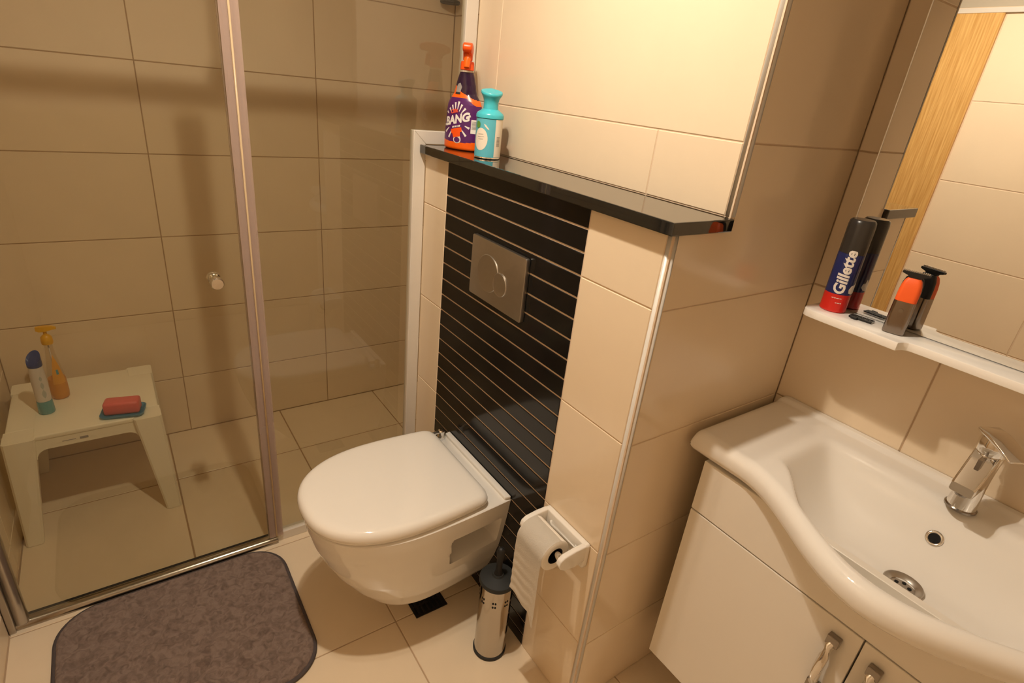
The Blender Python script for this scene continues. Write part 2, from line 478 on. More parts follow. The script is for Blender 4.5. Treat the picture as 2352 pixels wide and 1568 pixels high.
# ================================================================== CEILING LAMP (its light lives here)
def downlight(x, y, label, spots, half):
    """surface-mounted downlight: plate, one bezel and bulb per spot; the weaker bulb is a bare globe that also lights the ceiling"""
    lamp = thing('ceiling_lamp', label, 'lamp', (x, y, ZC - .03))
    obj('housing', prism(rrect(x - half, x + half, y - .05, y + .05, .02, 6), 'z', ZC - .012, ZC - .0005, bev=.002), 'trim', lamp, True, angle=40)
    for dx, dy, pw in spots:
        a = obj('bezel', lathe([(0.026, 0.0), (0.034, 0.0), (0.037, 0.003), (0.037, 0.0055), (0.026, 0.0055)], (x + dx, y + dy, ZC - .0178), 32, False, False), 'lampshade', lamp, True, angle=50)
        spot = pw >= 1.0                       # reflector bulb, or bare globe added to raise the ambient light
        if spot: pr2 = [(0.024, 0.0), (0.024, 0.003), (0.0005, 0.0035)]
        else: pr2 = [(0.0005, -0.040), (0.012, -0.037), (0.020, -0.028), (0.022, -0.016), (0.018, -0.004), (0.012, 0.003), (0.0005, 0.0035)]
        obj('bulb', lathe(pr2, (x + dx, y + dy, ZC - .0158), 28), 'bulb', a, True)
        ld = bpy.data.lights.new('bulb_light', 'SPOT' if spot else 'POINT')
        if spot: ld.spot_size = radians(172); ld.spot_blend = 1.0
        ld.shadow_soft_size = 0.02
        ld.energy = LAMP_POWER * pw
        ld.color = LAMP_COL
        lo_ = bpy.data.objects.new('bulb_light', ld); C.objects.link(lo_)
        lo_.parent = lamp
        lo_.location = Vector((x + dx, y + dy, ZC - (.041 if spot else .079))) - world_loc(lamp)
downlight(0.580, -0.505, 'twin warm downlight on the ceiling above the toilet, one bulb made a globe for ambient fill', ((0.03, 0.005, 1.0), (-0.06, -0.005, 0.22)), 0.11)

# ================================================================== GRANITE SHELF
sh = [(XB + .001, YB - .001), (XB + .001, -0.021), (0.8255, -0.021), (0.8255, YB - .001)]
tag(obj('granite_shelf', prism(sh, 'z', 1.2845, 1.3085, bev=0.0022), 'granite'), 'polished black granite shelf capping the cistern wall', 'shelf')

# ================================================================== FLUSH PLATE
fp = thing('flush_plate', 'brushed steel dual-flush plate on the black tiles', 'flush plate', (0.302, 0, 0.963))
obj('plate', prism(rrect(0.180, 0.425, 0.963, 1.126, 0.006, 4), 'y', -0.0135, -0.0012, bev=0.0015), 'steel', fp, True, angle=35)
for (cx, cz, r, d) in ((0.267, 1.041, 0.050, 0.0155), (0.326, 1.029, 0.031, 0.0165)):
    bm = bmesh.new()
    rings(bm, [circle((cx, -0.013, cz), r, 48, 'y'), circle((cx, -d + .0012, cz), r, 48, 'y'), circle((cx, -d, cz), r - .0014, 48, 'y'),
               circle((cx, -d + .0008, cz), r - .004, 48, 'y'), circle((cx, -d + .0008, cz), r * .5, 48, 'y')])
    obj('flush_button', bm, 'steel', fp, True, angle=35)

# ================================================================== SHOWER SCREEN
XD, XF = -0.139, -0.153        # sliding door plane, fixed panel plane
TOPZ = 1.85
ss = thing('shower_screen', 'tinted glass shower screen with sliding door, chrome rail and white wall channel', 'shower screen', (-0.145, -0.6, 0))
door = obj('door_panel', box_bm(XD - .003, XD + .003, -1.155, -0.492, 0.022, TOPZ - .02), 'glass', ss, label='bronze tinted sliding glass door')
fixp = obj('fixed_panel', prism([(-0.528, 0.03), (-0.036, 0.03), (-0.036, 1.343), (YB - .038, 1.343), (YB - .038, TOPZ), (-0.528, TOPZ)], 'x', XF - .003, XF + .003), 'glass', ss,
           label='fixed tinted glass panel notched around the cistern wall')
# white wall channel: three runs with mitred corners, on the +x side of the glass edge
CXA, CXB = -0.166, -0.140
def channel(poly):
    return prism(poly, 'x', CXA, CXB, bev=0.0015, seg=1)
d = 0.040
zt = 1.3085
obj('wall_channel', channel([(-0.0005, 0.0), (-0.0005, zt), (-d, zt + d - .002), (-d, 0.0)]), 'profile', ss, label='white channel against the cistern wall')
obj('wall_channel', channel([(-0.0005, zt + .0005), (YB - .0005, zt + .0005), (YB - d, zt + d - .002), (-d, zt + d - .002)]), 'profile', ss, label='white channel along the shelf end')
obj('wall_channel', channel([(YB - .0005, zt + .001), (YB - .0005, TOPZ + .01), (YB - d, TOPZ + .01), (YB - d, zt + d - .002)]), 'profile', ss, label='white channel up the bright wall')
# seals where the two panes overlap
obj('seal_strip', prism([(XD + .0032, -0.5275), (XD + .0065, -0.5275), (XD + .0085, -0.521), (XD + .0085, -0.512), (XD + .0065, -0.5085), (XD + .0032, -0.5085)], 'z', 0.03, TOPZ - .03), 'seal', ss)
obj('seal_strip', prism([(XD + .0032, -0.503), (XD + .0065, -0.503), (XD + .0085, -0.4985), (XD + .0085, -0.490), (XD + .0065, -0.4845), (XD + .0032, -0.4845)], 'z', 0.03, TOPZ - .03), 'seal', ss)
obj('seal_core', tube_bm([(XD + .0065, -0.5056, 0.03), (XD + .0065, -0.5056, TOPZ - .03)], 0.0027, 10), 'seal_core', ss, True)
obj('seal_strip', box_bm(XF + .0032, XF + .0105, -0.530, -0.486, 0.03, TOPZ - .03), 'seal', ss)
# rails
def half_round(y0, y1, x0, x1, h, n=10):
    pts = [(x0 + (x1 - x0) * (0.5 + 0.5 * cos(pi * k / n)), h * sin(pi * k / n)) for k in range(n + 1)]
    bm = bmesh.new()
    rings(bm, [[(p[0], y0, p[1]) for p in pts], [(p[0], y1, p[1]) for p in pts]])
    return bm
obj('bottom_rail', half_round(-1.198, -0.502, -0.172, -0.131, 0.019), 'rail', ss, True, label='half-round chrome floor rail', angle=50)
obj('bottom_channel', box_bm(-0.168, -0.140, -0.502, -0.041, 0.0, 0.034, bev=.002), 'profile', ss, label='pale channel under the fixed pane')
obj('rail_seal', box_bm(-0.186, -0.171, -1.198, -0.03, -0.019, 0.004), 'rubber', ss)
obj('top_rail', box_bm(-0.170, -0.128, -1.198, YB - .001, TOPZ - .004, TOPZ + .012, bev=.002), 'alu', ss)
stay = obj('ceiling_stay', tube_bm([(-0.150, -0.455, TOPZ + .02), (-0.150, -0.455, ZC - .001)], 0.007, 14), 'alu', ss, True, label='stay rod from the glass to the ceiling', angle=50)
obj('stay_clamp', lathe([(0.012, -0.026), (0.017, -0.022), (0.019, 0.0), (0.017, 0.022), (0.010, 0.026)], (-0.150, -0.455, TOPZ + .02), 24), 'alu', stay, True, angle=60)
obj('wall_post', tube_bm([(-0.146, -1.171, 0.016), (-0.146, -1.171, TOPZ)], 0.0165, 20), 'alu', ss, True, label='round aluminium post at the wall end of the screen', angle=50)
obj('wall_post_flange', box_bm(-0.168, -0.124, -1.1995, -1.184, 0.0, TOPZ, bev=.002), 'alu', ss)
for s_, x0 in ((1, XD + .0032), (-1, XD - .0032)):
    bm = bmesh.new()
    rr = [(0.010, 0.0), (0.010, 0.006), (0.0145, 0.008), (0.0165, 0.012), (0.0165, 0.026), (0.014, 0.030), (0.001, 0.0305)]
    rings(bm, [circle((x0 + s_ * h, -0.597, 0.947), r, 28, 'x') for r, h in rr])
    obj('door_knob', bm, 'chrome', door, True, label='round chrome door knob', angle=40)

# ================================================================== TOILET
tx = 0.287
def d_outline(cx, hwb, hwm, yb, yc, yf, n_side=24, n_front=40, ex=2.25, zfun=None):
    """open D: back-right -> front -> back-left, straight sides then super-ellipse nose."""
    pts = []
    for k in range(n_side):
        t = k / n_side
        pts.append((cx + hwb + (hwm - hwb) * sin(t * pi / 2), yb + (yc - yb) * t))
    for k in range(n_front + 1):
        a = pi * k / n_front
        c, s = cos(a), sin(a)
        px = (abs(c) ** (2 / ex)) * (1 if c >= 0 else -1) * hwm
        py = (abs(s) ** (2 / ex)) * (yf - yc)
        pts.append((cx + px, yc + py))
    for k in range(n_side - 1, -1, -1):
        t = k / n_side
        pts.append((cx - hwb - (hwm - hwb) * sin(t * pi / 2), yb + (yc - yb) * t))
    return pts

toilet = thing('toilet', 'white wall-hung toilet with closed lid on the black tiles', 'toilet', (tx, -0.25, 0.09))
def tl(z):
    """half widths and nose position of the ceramic bowl by height"""
    key = [(0.092, .055, .055, -.20, -.27), (0.097, .080, .088, -.20, -.305), (0.112, .097, .112, -.21, -.340), (0.141, .110, .134, -.22, -.372), (0.19, .130, .152, -.22, -.412),
           (0.253, .149, .168, -.23, -.452), (0.31, .160, .178, -.24, -.480), (0.36, .168, .185, -.25, -.498), (0.41, .175, .190, -.255, -.510), (0.440, .178, .191, -.255, -.514)]
    for a, b in zip(key, key[1:]):
        if z <= b[0]:
            t = (z - a[0]) / (b[0] - a[0])
            return [a[i] + (b[i] - a[i]) * t for i in range(1, 5)]
    return key[-1][1:]
bm = bmesh.new()
rs = []
zs = [0.092, 0.0935, 0.097, 0.104, 0.112, 0.125] + [0.141 + 0.0075 * k for k in range(40)]
zs = [z for z in zs if z < 0.436] + [0.436, 0.440]
for z in zs:
    hb, hm, yc, yf = tl(z)
    o_ = d_outline(tx, hb, hm, -0.0015, yc, yf, 40, 44)
    ring = []
    for (px, py) in o_:
        # moulded access recess on each flank
        ry = sstep(-0.184, -0.172, py) * (1 - sstep(-0.032, -0.020, py))
        # recess leans forward towards its foot
        rz = sstep(0.284, 0.292, z) * (1 - sstep(0.368, 0.377, z))
        side = 1 if px > tx else -1
        px -= side * 0.085 * ry * rz
        ring.append((px, py, z))
    rs.append(ring)
hb, hm, yc, yf = tl(0.440)
rs.append([(px, py, 0.4435) for px, py in d_outline(tx, hb - .004, hm - .004, -0.0015, yc, yf + .004, 40, 44)])
rings(bm, rs)
obj('bowl', bm, 'ceramic', toilet, True, angle=50)
# raised lip at the wall
obj('back_lip', prism([(tx - .178, -0.0016), (tx + .178, -0.0016), (tx + .175, -0.020), (tx - .175, -0.020)], 'z', 0.441, 0.4535, bev=0.003, seg=3), 'ceramic', toilet, True, angle=60)

def lid_ring(z, ins, yb=-0.066):
    o_ = d_outline(tx - .004, 0.181 - ins, 0.194 - ins, yb - ins, -0.26, -0.521 + ins, 30, 50, 2.35)
    # round the two back corners
    out = []
    r = 0.03
    for px, py in o_:
        dback = (yb - ins) - py
        if dback < r:
            k = r - dback
            off = r - sqrt(max(r * r - k * k, 0))
            px = px - off * (1 if px > tx else -1)
        out.append((px, py, z))
    return out
bm = bmesh.new()
prof = [(0.4560, 0.006), (0.4565, 0.0025), (0.4585, 0.0005), (0.463, 0.0), (0.470, 0.0006), (0.4765, 0.0030), (0.4815, 0.0075), (0.4845, 0.0135), (0.4860, 0.021), (0.4868, 0.035), (0.4872, 0.07)]
rings(bm, [lid_ring(z, i) for z, i in prof])
lid = obj('lid', bm, 'lid', toilet, True, label='closed white lid', angle=50)
bm = bmesh.new()
prof = [(0.4440, 0.012), (0.4445, 0.0085), (0.4462, 0.007), (0.4520, 0.0062), (0.4545, 0.008), (0.4552, 0.012)]
rings(bm, [lid_ring(z, i) for z, i in prof])
obj('seat', bm, 'lid', toilet, True, label='thin white seat under the lid', angle=50)
for s_ in (-1,):
    hx = tx + s_ * 0.155
    bm = lathe([(0.012, 0.0), (0.0125, 0.006), (0.010, 0.010), (0.010, 0.022), (0.011, 0.026), (0.008, 0.030), (0.001, 0.031)], (hx - .016 * (s_ < 0), -0.037, 0.4436), 24)
    hg = obj('hinge', bm, 'chrome', toilet, True, label='chrome lid hinge', angle=40)
    obj('hinge_pin', tube_bm([(hx - .016 * (s_ < 0), -0.037, 0.4665), (hx - .016 * (s_ < 0), -0.075, 0.4665)], 0.0055, 12), 'chrome', hg, True, angle=40)

# ================================================================== FLOOR DRAIN
dr = thing('floor_drain', 'dark square slotted floor drain below the toilet', 'drain', (0.315, -0.175, 0))
fr = bmesh.new()
for a in ((0.262, 0.368, -0.228, -0.220), (0.262, 0.368, -0.130, -0.122), (0.262, 0.270, -0.220, -0.130), (0.360, 0.368, -0.220, -0.130)):
    add_box(fr, a[0], a[1], a[2], a[3], 0.0002, 0.0035, bev=.0006, seg=1)
obj('drain_frame', fr, 'grate', dr)
obj('drain_pit', box_bm(0.270, 0.360, -0.220, -0.130, 0.0001, 0.0008), 'hole', dr)
for k in range(6):
    obj('drain_bar', box_bm(0.270, 0.360, -0.2145 + k * .0157, -0.2085 + k * .0157, 0.0008, 0.003), 'grate', dr)
for k in range(2):
    obj('drain_bar', box_bm(0.297 + k * .031, 0.302 + k * .031, -0.220, -0.130, 0.0009, 0.0031), 'grate', dr)

# ================================================================== TOILET BRUSH
bx, by = 0.556, -0.086
br = thing('toilet_brush', 'steel toilet brush canister with black lid standing beside the toilet', 'toilet brush', (bx, by, 0))
obj('base_ring', lathe([(0.044, 0.0), (0.0475, 0.001), (0.0475, 0.010), (0.0455, 0.012), (0.044, 0.012)], (bx, by, 0.0), 48), 'rubber', br, True, angle=40)
obj('canister', lathe([(0.001, 0.010), (0.0450, 0.010), (0.0450, 0.272), (0.001, 0.272)], (bx, by, 0.0), 56), 'canister', br, True, label='polished steel canister', angle=40)
for row, zz in enumerate((0.212, 0.226)):
    for k in range(8):
        for q in (-1, 1):
            a = k * pi / 4 + .1 + q * 0.075
            n_ = Vector((cos(a), sin(a), 0)); t_ = Vector((-sin(a), cos(a), 0))
            c_ = Vector((bx, by, zz + .0 * q)) + n_ * 0.0452
            bm = bmesh.new()
            c1 = [c_ + t_ * .0026 * cos(2 * pi * i / 10) + Vector((0, 0, .0038 * sin(2 * pi * i / 10))) for i in range(10)]
            rings(bm, [[p - n_ * .001 for p in c1], [p + n_ * .0003 for p in c1]])
            if -2.2 < ((a + pi) % (2 * pi) - pi) < 1.0: obj('vent_hole', bm, 'hole', br)
            else: bm.free()
obj('cap', lathe([(0.001, 0.266), (0.0485, 0.266), (0.0505, 0.269), (0.0505, 0.276), (0.048, 0.280), (0.030, 0.284), (0.017, 0.287), (0.014, 0.292), (0.001, 0.292)], (bx, by, 0), 56), 'dkgrey', br, True, label='dark grey plastic lid', angle=40)
obj('handle', lathe([(0.0125, 0.288), (0.0115, 0.295), (0.0085, 0.305), (0.0080, 0.335), (0.010, 0.355), (0.0115, 0.367), (0.010, 0.377), (0.004, 0.382), (0.0005, 0.3825)], (bx, by, 0), 24), 'black', br, True, angle=50)

# ================================================================== TOILET PAPER HOLDER
ph = thing('paper_holder', 'white ceramic toilet paper holder on the cream tiles', 'paper holder', (0.698, 0, 0.48))
obj('back_plate', prism(rrect(0.620, 0.777, 0.476, 0.545, 0.006, 4), 'y', -0.016, -0.0005, bev=.003, seg=3), 'ceramic', ph, True, angle=50)
def arm(x0, x1):
    poly = [(-0.012, 0.545), (-0.012, 0.500), (-0.040, 0.494), (-0.070, 0.497), (-0.086, 0.508), (-0.092, 0.521), (-0.088, 0.533), (-0.076, 0.5405), (-0.045, 0.5445)]
    return prism(poly, 'x', x0, x1, bev=.003, seg=3)
obj('arm', arm(0.620, 0.6345), 'ceramic', ph, True, angle=55)
obj('arm', arm(0.7625, 0.777), 'ceramic', ph, True, angle=55)
obj('spindle', tube_bm([(0.633, -0.071, 0.518), (0.640, -0.071, 0.518), (0.641, -0.071, 0.518), (0.756, -0.071, 0.518), (0.757, -0.071, 0.518), (0.764, -0.071, 0.518)],
                       [0.0055, 0.0055, 0.009, 0.009, 0.0055, 0.0055], 18), 'chrome', ph, True, angle=40)
obj('ridge', tube_bm([(0.652, -0.0175, 0.524), (0.655, -0.0175, 0.514), (0.745, -0.0175, 0.514), (0.748, -0.0175, 0.524)], 0.0035, 10), 'ceramic', ph, True)
ry_, rz_ = -0.071, 0.510
rl = thing('toilet_paper_roll', 'white toilet paper roll with a torn sheet hanging down', 'toilet paper', (0.70, ry_, 0.35))
bm = bmesh.new()
rings(bm, [circle((x, ry_, rz_), r, 48, 'x') for x, r in ((0.6395, 0.0215), (0.6395, 0.0385), (0.641, 0.0405), (0.7375, 0.0405), (0.739, 0.0385), (0.739, 0.0215))], False, False)
obj('roll', bm, 'paper', rl, True, angle=40)
bm = bmesh.new()
rings(bm, [circle((x, ry_, rz_), r, 32, 'x') for x, r in ((0.640, 0.0217), (0.7388, 0.0217), (0.7388, 0.0203), (0.640, 0.0203))], False, False)
obj('core', bm, 'hole', rl, True, angle=40)
# hanging sheet with crinkles and a slanted torn end
bm = bmesh.new()
NX, NZ = 26, 60
grid = []
for i in range(NX + 1):
    u = i / NX
    x = 0.6415 + 0.0965 * u
    col = []
    zend = 0.352 - 0.020 * u + 0.004 * sin(9 * u) - 0.030 * sstep(0.75, 1.0, u)
    for j in range(NZ + 1):
        v = j / NZ
        arc = 0.25
        if v < arc:
            a = radians(70 + 110 * (v / arc))
            y = ry_ + 0.0412 * cos(a); z = rz_ + 0.0412 * sin(a)
        else:
            s_ = (v - arc) / (1 - arc)
            z = rz_ + (zend - rz_) * s_
            y = ry_ - 0.0412 - 0.006 * s_ - 0.0011 * s_ * sin(40 * s_ + 4 * u) * (0.6 + 0.4 * sin(3 * u + 1)) + 0.004 * s_ * (u - .5)
        xx = x + 0.008 * sstep(0.3, 1, v)
        col.append(bm.verts.new((xx, y, z)))
    grid.append(col)
for i in range(NX):
    for j in range(NZ):
        bm.faces.new((grid[i][j], grid[i + 1][j], grid[i + 1][j + 1], grid[i][j + 1]))
bmesh.ops.solidify(bm, geom=bm.faces[:], thickness=0.0004)
obj('loose_sheet', bm, 'paper', rl, True, label='hanging torn sheet', angle=60)

# ================================================================== BATH MAT
mt = thing('bath_mat', 'brown-grey plush bath mat with dark edging in front of the shower', 'bath mat', (0.128, -0.802, 0))
mx0, mx1, my0, my1, mr = -0.122, 0.388, -1.102, -0.507, 0.105
poly = rrect(mx0, mx1, my0, my1, mr, 14)
def in_sd(x, y):
    qx = abs(x - (mx0 + mx1) / 2) - ((mx1 - mx0) / 2 - mr); qy = abs(y - (my0 + my1) / 2) - ((my1 - my0) / 2 - mr)
    return mr - (sqrt(max(qx, 0) ** 2 + max(qy, 0) ** 2) + min(max(qx, qy), 0))
bm = bmesh.new()
NR, NA = 90, len(poly)
# concentric rings from centre to outline with resampled outline
import itertools
def resample(poly, n):
    per = [0]
    for a, b in zip(poly, poly[1:] + poly[:1]): per.append(per[-1] + sqrt((a[0] - b[0]) ** 2 + (a[1] - b[1]) ** 2))
    out = []; k = 0
    for i in range(n):
        s_ = per[-1] * i / n
        while per[k + 1] < s_: k += 1
        t = (s_ - per[k]) / max(per[k + 1] - per[k], 1e-9)
        a, b = poly[k], poly[(k + 1) % len(poly)]
        out.append((a[0] + (b[0] - a[0]) * t, a[1] + (b[1] - a[1]) * t))
    return out
def pile_z(x, y):
    e = in_sd(x, y)
    p = Vector((x * 9, y * 9, 0.3))
    wob = noise.noise_vector(p) * 0.5
    q = Vector((x * 26, y * 26, 1.7)) + wob * 1.6
    rid = 1 - abs(noise.noise(q)) * 2.2
    fine = noise.noise(Vector((x * 110, y * 110, 4.0)))
    return 0.0165 * sstep(-0.002, 0.012, e) + 0.0022 * rid * sstep(0.004, 0.02, e) + 0.0011 * fine
NXm, NYm = 190, 220
vg = {}
for i in range(NXm + 1):
    for j in range(NYm + 1):
        x = mx0 + (mx1 - mx0) * i / NXm; y = my0 + (my1 - my0) * j / NYm
        if in_sd(x, y) > 0.001: vg[(i, j)] = bm.verts.new((x, y, max(pile_z(x, y), 0.001)))
for i in range(NXm):
    for j in range(NYm):
        q = [(i, j), (i + 1, j), (i + 1, j + 1), (i, j + 1)]
        q = [vg[k] for k in q if k in vg]
        if len(q) >= 3: bm.faces.new(q)
obj('pile', bm, 'pile', mt, True)
bm = bmesh.new()
pr_ = resample(poly, 160)
ring = []
for (ox, oz) in ((-0.004, 0.0005), (0.001, 0.0005), (0.0035, 0.004), (0.002, 0.0085), (-0.003, 0.0105), (-0.008, 0.010), (-0.009, 0.006), (-0.008, 0.001)):
    row = []
    for i, (x, y) in enumerate(pr_):
        a, b = pr_[i - 1], pr_[(i + 1) % len(pr_)]
        tx_, ty_ = b[0] - a[0], b[1] - a[1]; L_ = sqrt(tx_ ** 2 + ty_ ** 2)
        row.append((x + ox * ty_ / L_, y - ox * tx_ / L_, oz))
    ring.append(row)
rings(bm, ring + [ring[0]], False, False)
obj('binding', bm, 'mat_edge', mt, True, label='dark stitched edging')

# ================================================================== SHOWER STOOL
st = thing('shower_stool', 'cream plastic shower stool with arched apron behind the glass', 'stool', (-0.72, -0.97, -0.02))
sx0, sx1, sy0, sy1, stz = -0.925, -0.515, -1.176, -0.762, 0.36
zf = -0.0195
# seat: plus-shaped plate so that the leg heads sit in its corners
cn = 0.074
sp = [(sx0 + .012, sy0 + cn), (sx0 + cn, sy0 + cn), (sx0 + cn, sy0 + .004), (sx1 - cn, sy0 + .004), (sx1 - cn, sy0 + cn), (sx1 - .018, sy0 + cn),
      (sx1 - .018, sy1 - cn), (sx1 - cn, sy1 - cn), (sx1 - cn, sy1 - .004), (sx0 + cn, sy1 - .004), (sx0 + cn, sy1 - cn), (sx0 + .012, sy1 - cn)]
obj('seat', prism(sp, 'z', stz - .018, stz, bev=.005, seg=3), 'stool', st, True, angle=50)
# legs: angular channels, wide at the head, splaying outward to the foot
def leg(cx, cy, ox, oy, fx, fy):
    """cx,cy head corner (outer); ox,oy inward directions; fx,fy foot outer corner"""
    bm = bmesh.new()
    rs = []
    for k in range(9):
        t = k / 8
        z = stz - .002 + (zf + .001 - stz + .002) * t
        wdt = 0.080 + (0.046 - 0.080) * t; dep = 0.052 + (0.034 - 0.052) * t
        px = cx + (fx - cx) * t; py = cy + (fy - cy) * t
        c_ = .006
        rs.append([(px + ox * a, py + oy * b, z) for a, b in ((0, c_), (c_, 0), (dep, 0), (dep, wdt), (c_, wdt), (0, wdt - c_))])
    rings(bm, rs)
    # leg head cap
    lo = [Vector((cx + ox * a, cy + oy * b, stz - .014)) for a, b in ((0.004, 0.001), (cn + .001, 0.001), (cn + .001, cn + .001), (0.004, cn + .001))]
    hi = [p + Vector((0, 0, .0125)) for p in lo]
    rings(bm, [lo, hi])
    return bm
for (hx, hy, ox, oy, fx, fy) in ((sx1 - .002, sy0, -1, 1, sx1 + .018, sy0 - .012), (sx1 - .002, sy1, -1, -1, sx1 + .018, sy1 + .012),
                                 (sx0, sy0, 1, 1, sx0 - .02, sy0 - .012), (sx0, sy1, 1, -1, sx0 - .02, sy1 + .012)):
    obj('leg', leg(hx, hy, ox, oy, fx, fy), 'stool', st, False)
# aprons with rounded arches
def apron_y(x, xs):          # runs along y at x (front / back)
    ya, yb = sy0 + cn - .006, sy1 - cn + .006
    rr_ = .032
    pts = [(ya, stz - .010), (yb, stz - .010), (yb, stz - .052 - rr_)]
    for k in range(9):
        t = radians(90 * k / 8)
        pts.append((yb - .004 - rr_ + rr_ * cos(t), stz - .052 - rr_ + rr_ * sin(t)))
    for k in range(9):
        t = radians(90 + 90 * k / 8)
        pts.append((ya + .004 + rr_ + rr_ * cos(t), stz - .052 - rr_ + rr_ * sin(t)))
    pts.append((ya, stz - .052 - rr_))
    return prism(pts, 'x', x, x + xs)
ap = obj('apron', apron_y(sx1 - .027, .007), 'stool', st)
obj('apron', apron_y(sx0 + .014, .006), 'stool', st)
def apron_x(y, ys):
    xa, xb = sx0 + cn * .75, sx1 - cn * .75
    rr_ = .032
    pts = [(xa, stz - .010), (xb, stz - .010), (xb, stz - .052 - rr_)]
    for k in range(9):
        t = radians(90 * k / 8)
        pts.append((xb - .004 - rr_ + rr_ * cos(t), stz - .052 - rr_ + rr_ * sin(t)))
    for k in range(9):
        t = radians(90 + 90 * k / 8)
        pts.append((xa + .004 + rr_ + rr_ * cos(t), stz - .052 - rr_ + rr_ * sin(t)))
    pts.append((xa, stz - .052 - rr_))
    return prism(pts, 'y', y, y + ys)
obj('apron', apron_x(sy0 + .008, .006), 'stool', st)
obj('apron', apron_x(sy1 - .014, .006), 'stool', st)
# faint moulded maker mark on the apron
for (ya, yb, za, zb) in ((-1.035, -1.000, .336, .338), (-0.990, -0.968, .333, .341)):
    obj('moulded_mark', box_bm(sx1 - .0202, sx1 - .0192, ya, yb, za - .012, zb - .012), 'grey_print', ap)

# ================================================================== things on the stool
ZS = stz + 0.0004
so = thing('soap_dish', 'flat blue soap dish on the shower stool', 'soap dish', (-0.582, -0.865, ZS))
rotS = Matrix.Translation((-0.582, -0.865, 0)) @ Matrix.Rotation(radians(-12), 4, 'Z')
bm = bmesh.new()
def dish_ring(hx, hy, z): return [(p[0], p[1], ZS + z) for p in rrect(-hx, hx, -hy, hy, min(hx, hy) * .45, 6)]
rings(bm, [dish_ring(.036, .055, 0), dish_ring(.040, .060, .002), dish_ring(.043, .063, .010), dish_ring(.041, .061, .0105), dish_ring(.036, .056, .005), dish_ring(.02, .03, .0045)])
obj('tray', bm, 'dish', so, True, xf=rotS, angle=50)
bm = box_bm(-0.026, 0.026, -0.051, 0.051, ZS + .0053, ZS + .050, bev=.009, seg=3)
tag(obj('soap_bar', bm, 'soap', None, True, xf=rotS), 'pink bar of soap lying in the blue dish', 'soap')

cb = thing('shampoo_bottle', 'white bottle with blue slanted cap and teal foot on the stool', 'bottle', (-0.682, -1.070, ZS))
c0 = (-0.682, -1.070, ZS)
obj('body', lathe([(0.0195, 0.046), (0.0205, 0.060), (0.0205, 0.120), (0.0195, 0.150), (0.018, 0.168), (0.001, 0.168)], c0, 32), 'bottle_white', cb, True, angle=40)
obj('foot', lathe([(0.001, 0.0), (0.0205, 0.0), (0.0222, 0.003), (0.0215, 0.030), (0.0203, 0.0455), (0.001, 0.0455)], c0, 32), 'bottle_teal', cb, True, label='teal clear foot', angle=40)
bm = bmesh.new()
tilt = Vector((0.75, -0.35, 0)).normalized()
top = []
for (px, py, pz) in circle(c0, 0.0195, 32):
    k = ((px - c0[0]) * tilt.x + (py - c0[1]) * tilt.y) / 0.0195
    top.append((px, py, ZS + 0.196 - 0.020 * k))
rings(bm, [circle((c0[0], c0[1], ZS + .168), 0.0182, 32), circle((c0[0], c0[1], ZS + .171), 0.0198, 32), top, [(c0[0] + (p[0] - c0[0]) * .7, c0[1] + (p[1] - c0[1]) * .7, p[2] - .006) for p in top]])
obj('cap', bm, 'bottle_blue', cb, True, label='deep blue slanted cap', angle=40)
M['leaf_print'] = mat('pale_leaf_print', (0.42, 0.46, 0.42), rough=0.4)
for zc, hw_, hh_ in ((0.075, .006, .016), (0.105, .005, .013), (0.130, .004, .009)):
    bm = bmesh.new()
    rg = [[(c0[0] + 0.0207 * cos(radians(20) + q * hw_ * sin(pi * k / 6) / .0207), c0[1] + 0.0207 * sin(radians(20) + q * hw_ * sin(pi * k / 6) / .0207), ZS + zc + hh_ * (k / 3 - 1)) for q in (-1, -.4, .4, 1)] for k in range(7)]
    rings(bm, rg, False, False, closed=False)
    obj('printed_leaf', bm, 'leaf_print', cb, True)

pb = thing('pump_bottle', 'amber pump bottle with yellow pump behind the white bottle', 'bottle', (-0.775, -1.035, ZS))
c1 = (-0.775, -1.035, ZS)
pf = [(0.001, 0.0), (0.021, 0.0), (0.0245, 0.004), (0.026, 0.02), (0.0255, 0.055)]
obj('liquid_body', lathe(pf + [(0.0245, 0.075), (0.001, 0.0755)], c1, 32), 'amber', pb, True, label='amber liquid', angle=50)
obj('shoulder', lathe([(0.0245, 0.0757), (0.022, 0.10), (0.018, 0.13), (0.0135, 0.16), (0.0115, 0.185), (0.0115, 0.20), (0.001, 0.20)], c1, 32, cap0=False), 'clear', pb, True, angle=50)
bm = bmesh.new()
rg = []
for z, r, hw in ((0.060, 0.0258, 42), (0.075, 0.0252, 42), (0.10, 0.0226, 36), (0.13, 0.0186, 26), (0.155, 0.0146, 10), (0.165, 0.0135, 2)):
    rg.append([(c1[0] + r * cos(radians(20 + q * hw / 6)), c1[1] + r * sin(radians(20 + q * hw / 6)), ZS + z) for q in range(-6, 7)])
rings(bm, rg, False, False, closed=False)
lb = obj('label', bm, 'amber_label', pb, True, label='pointed orange label')
bm = bmesh.new()
rg = [[(c1[0] + r * cos(radians(20 + q)), c1[1] + r * sin(radians(20 + q)), ZS + z) for q in (-8, 0, 8)] for z, r in ((0.095, .0237), (0.112, .0215))]
rings(bm, rg, False, False, closed=False)
obj('label_emblem', bm, 'bottle_teal', lb, True)
obj('dip_tube', tube_bm([(c1[0], c1[1], ZS + .07), (c1[0], c1[1], ZS + .20)], 0.002, 8), 'bottle_white', pb, True)
pump = obj('pump', lathe([(0.012, 0.200), (0.0155, 0.202), (0.0165, 0.212), (0.0150, 0.226), (0.009, 0.233), (0.005, 0.236), (0.005, 0.252), (0.001, 0.2525)], c1, 24), 'pump_yellow', pb, True, label='yellow pump head', angle=50)
bm = bmesh.new()
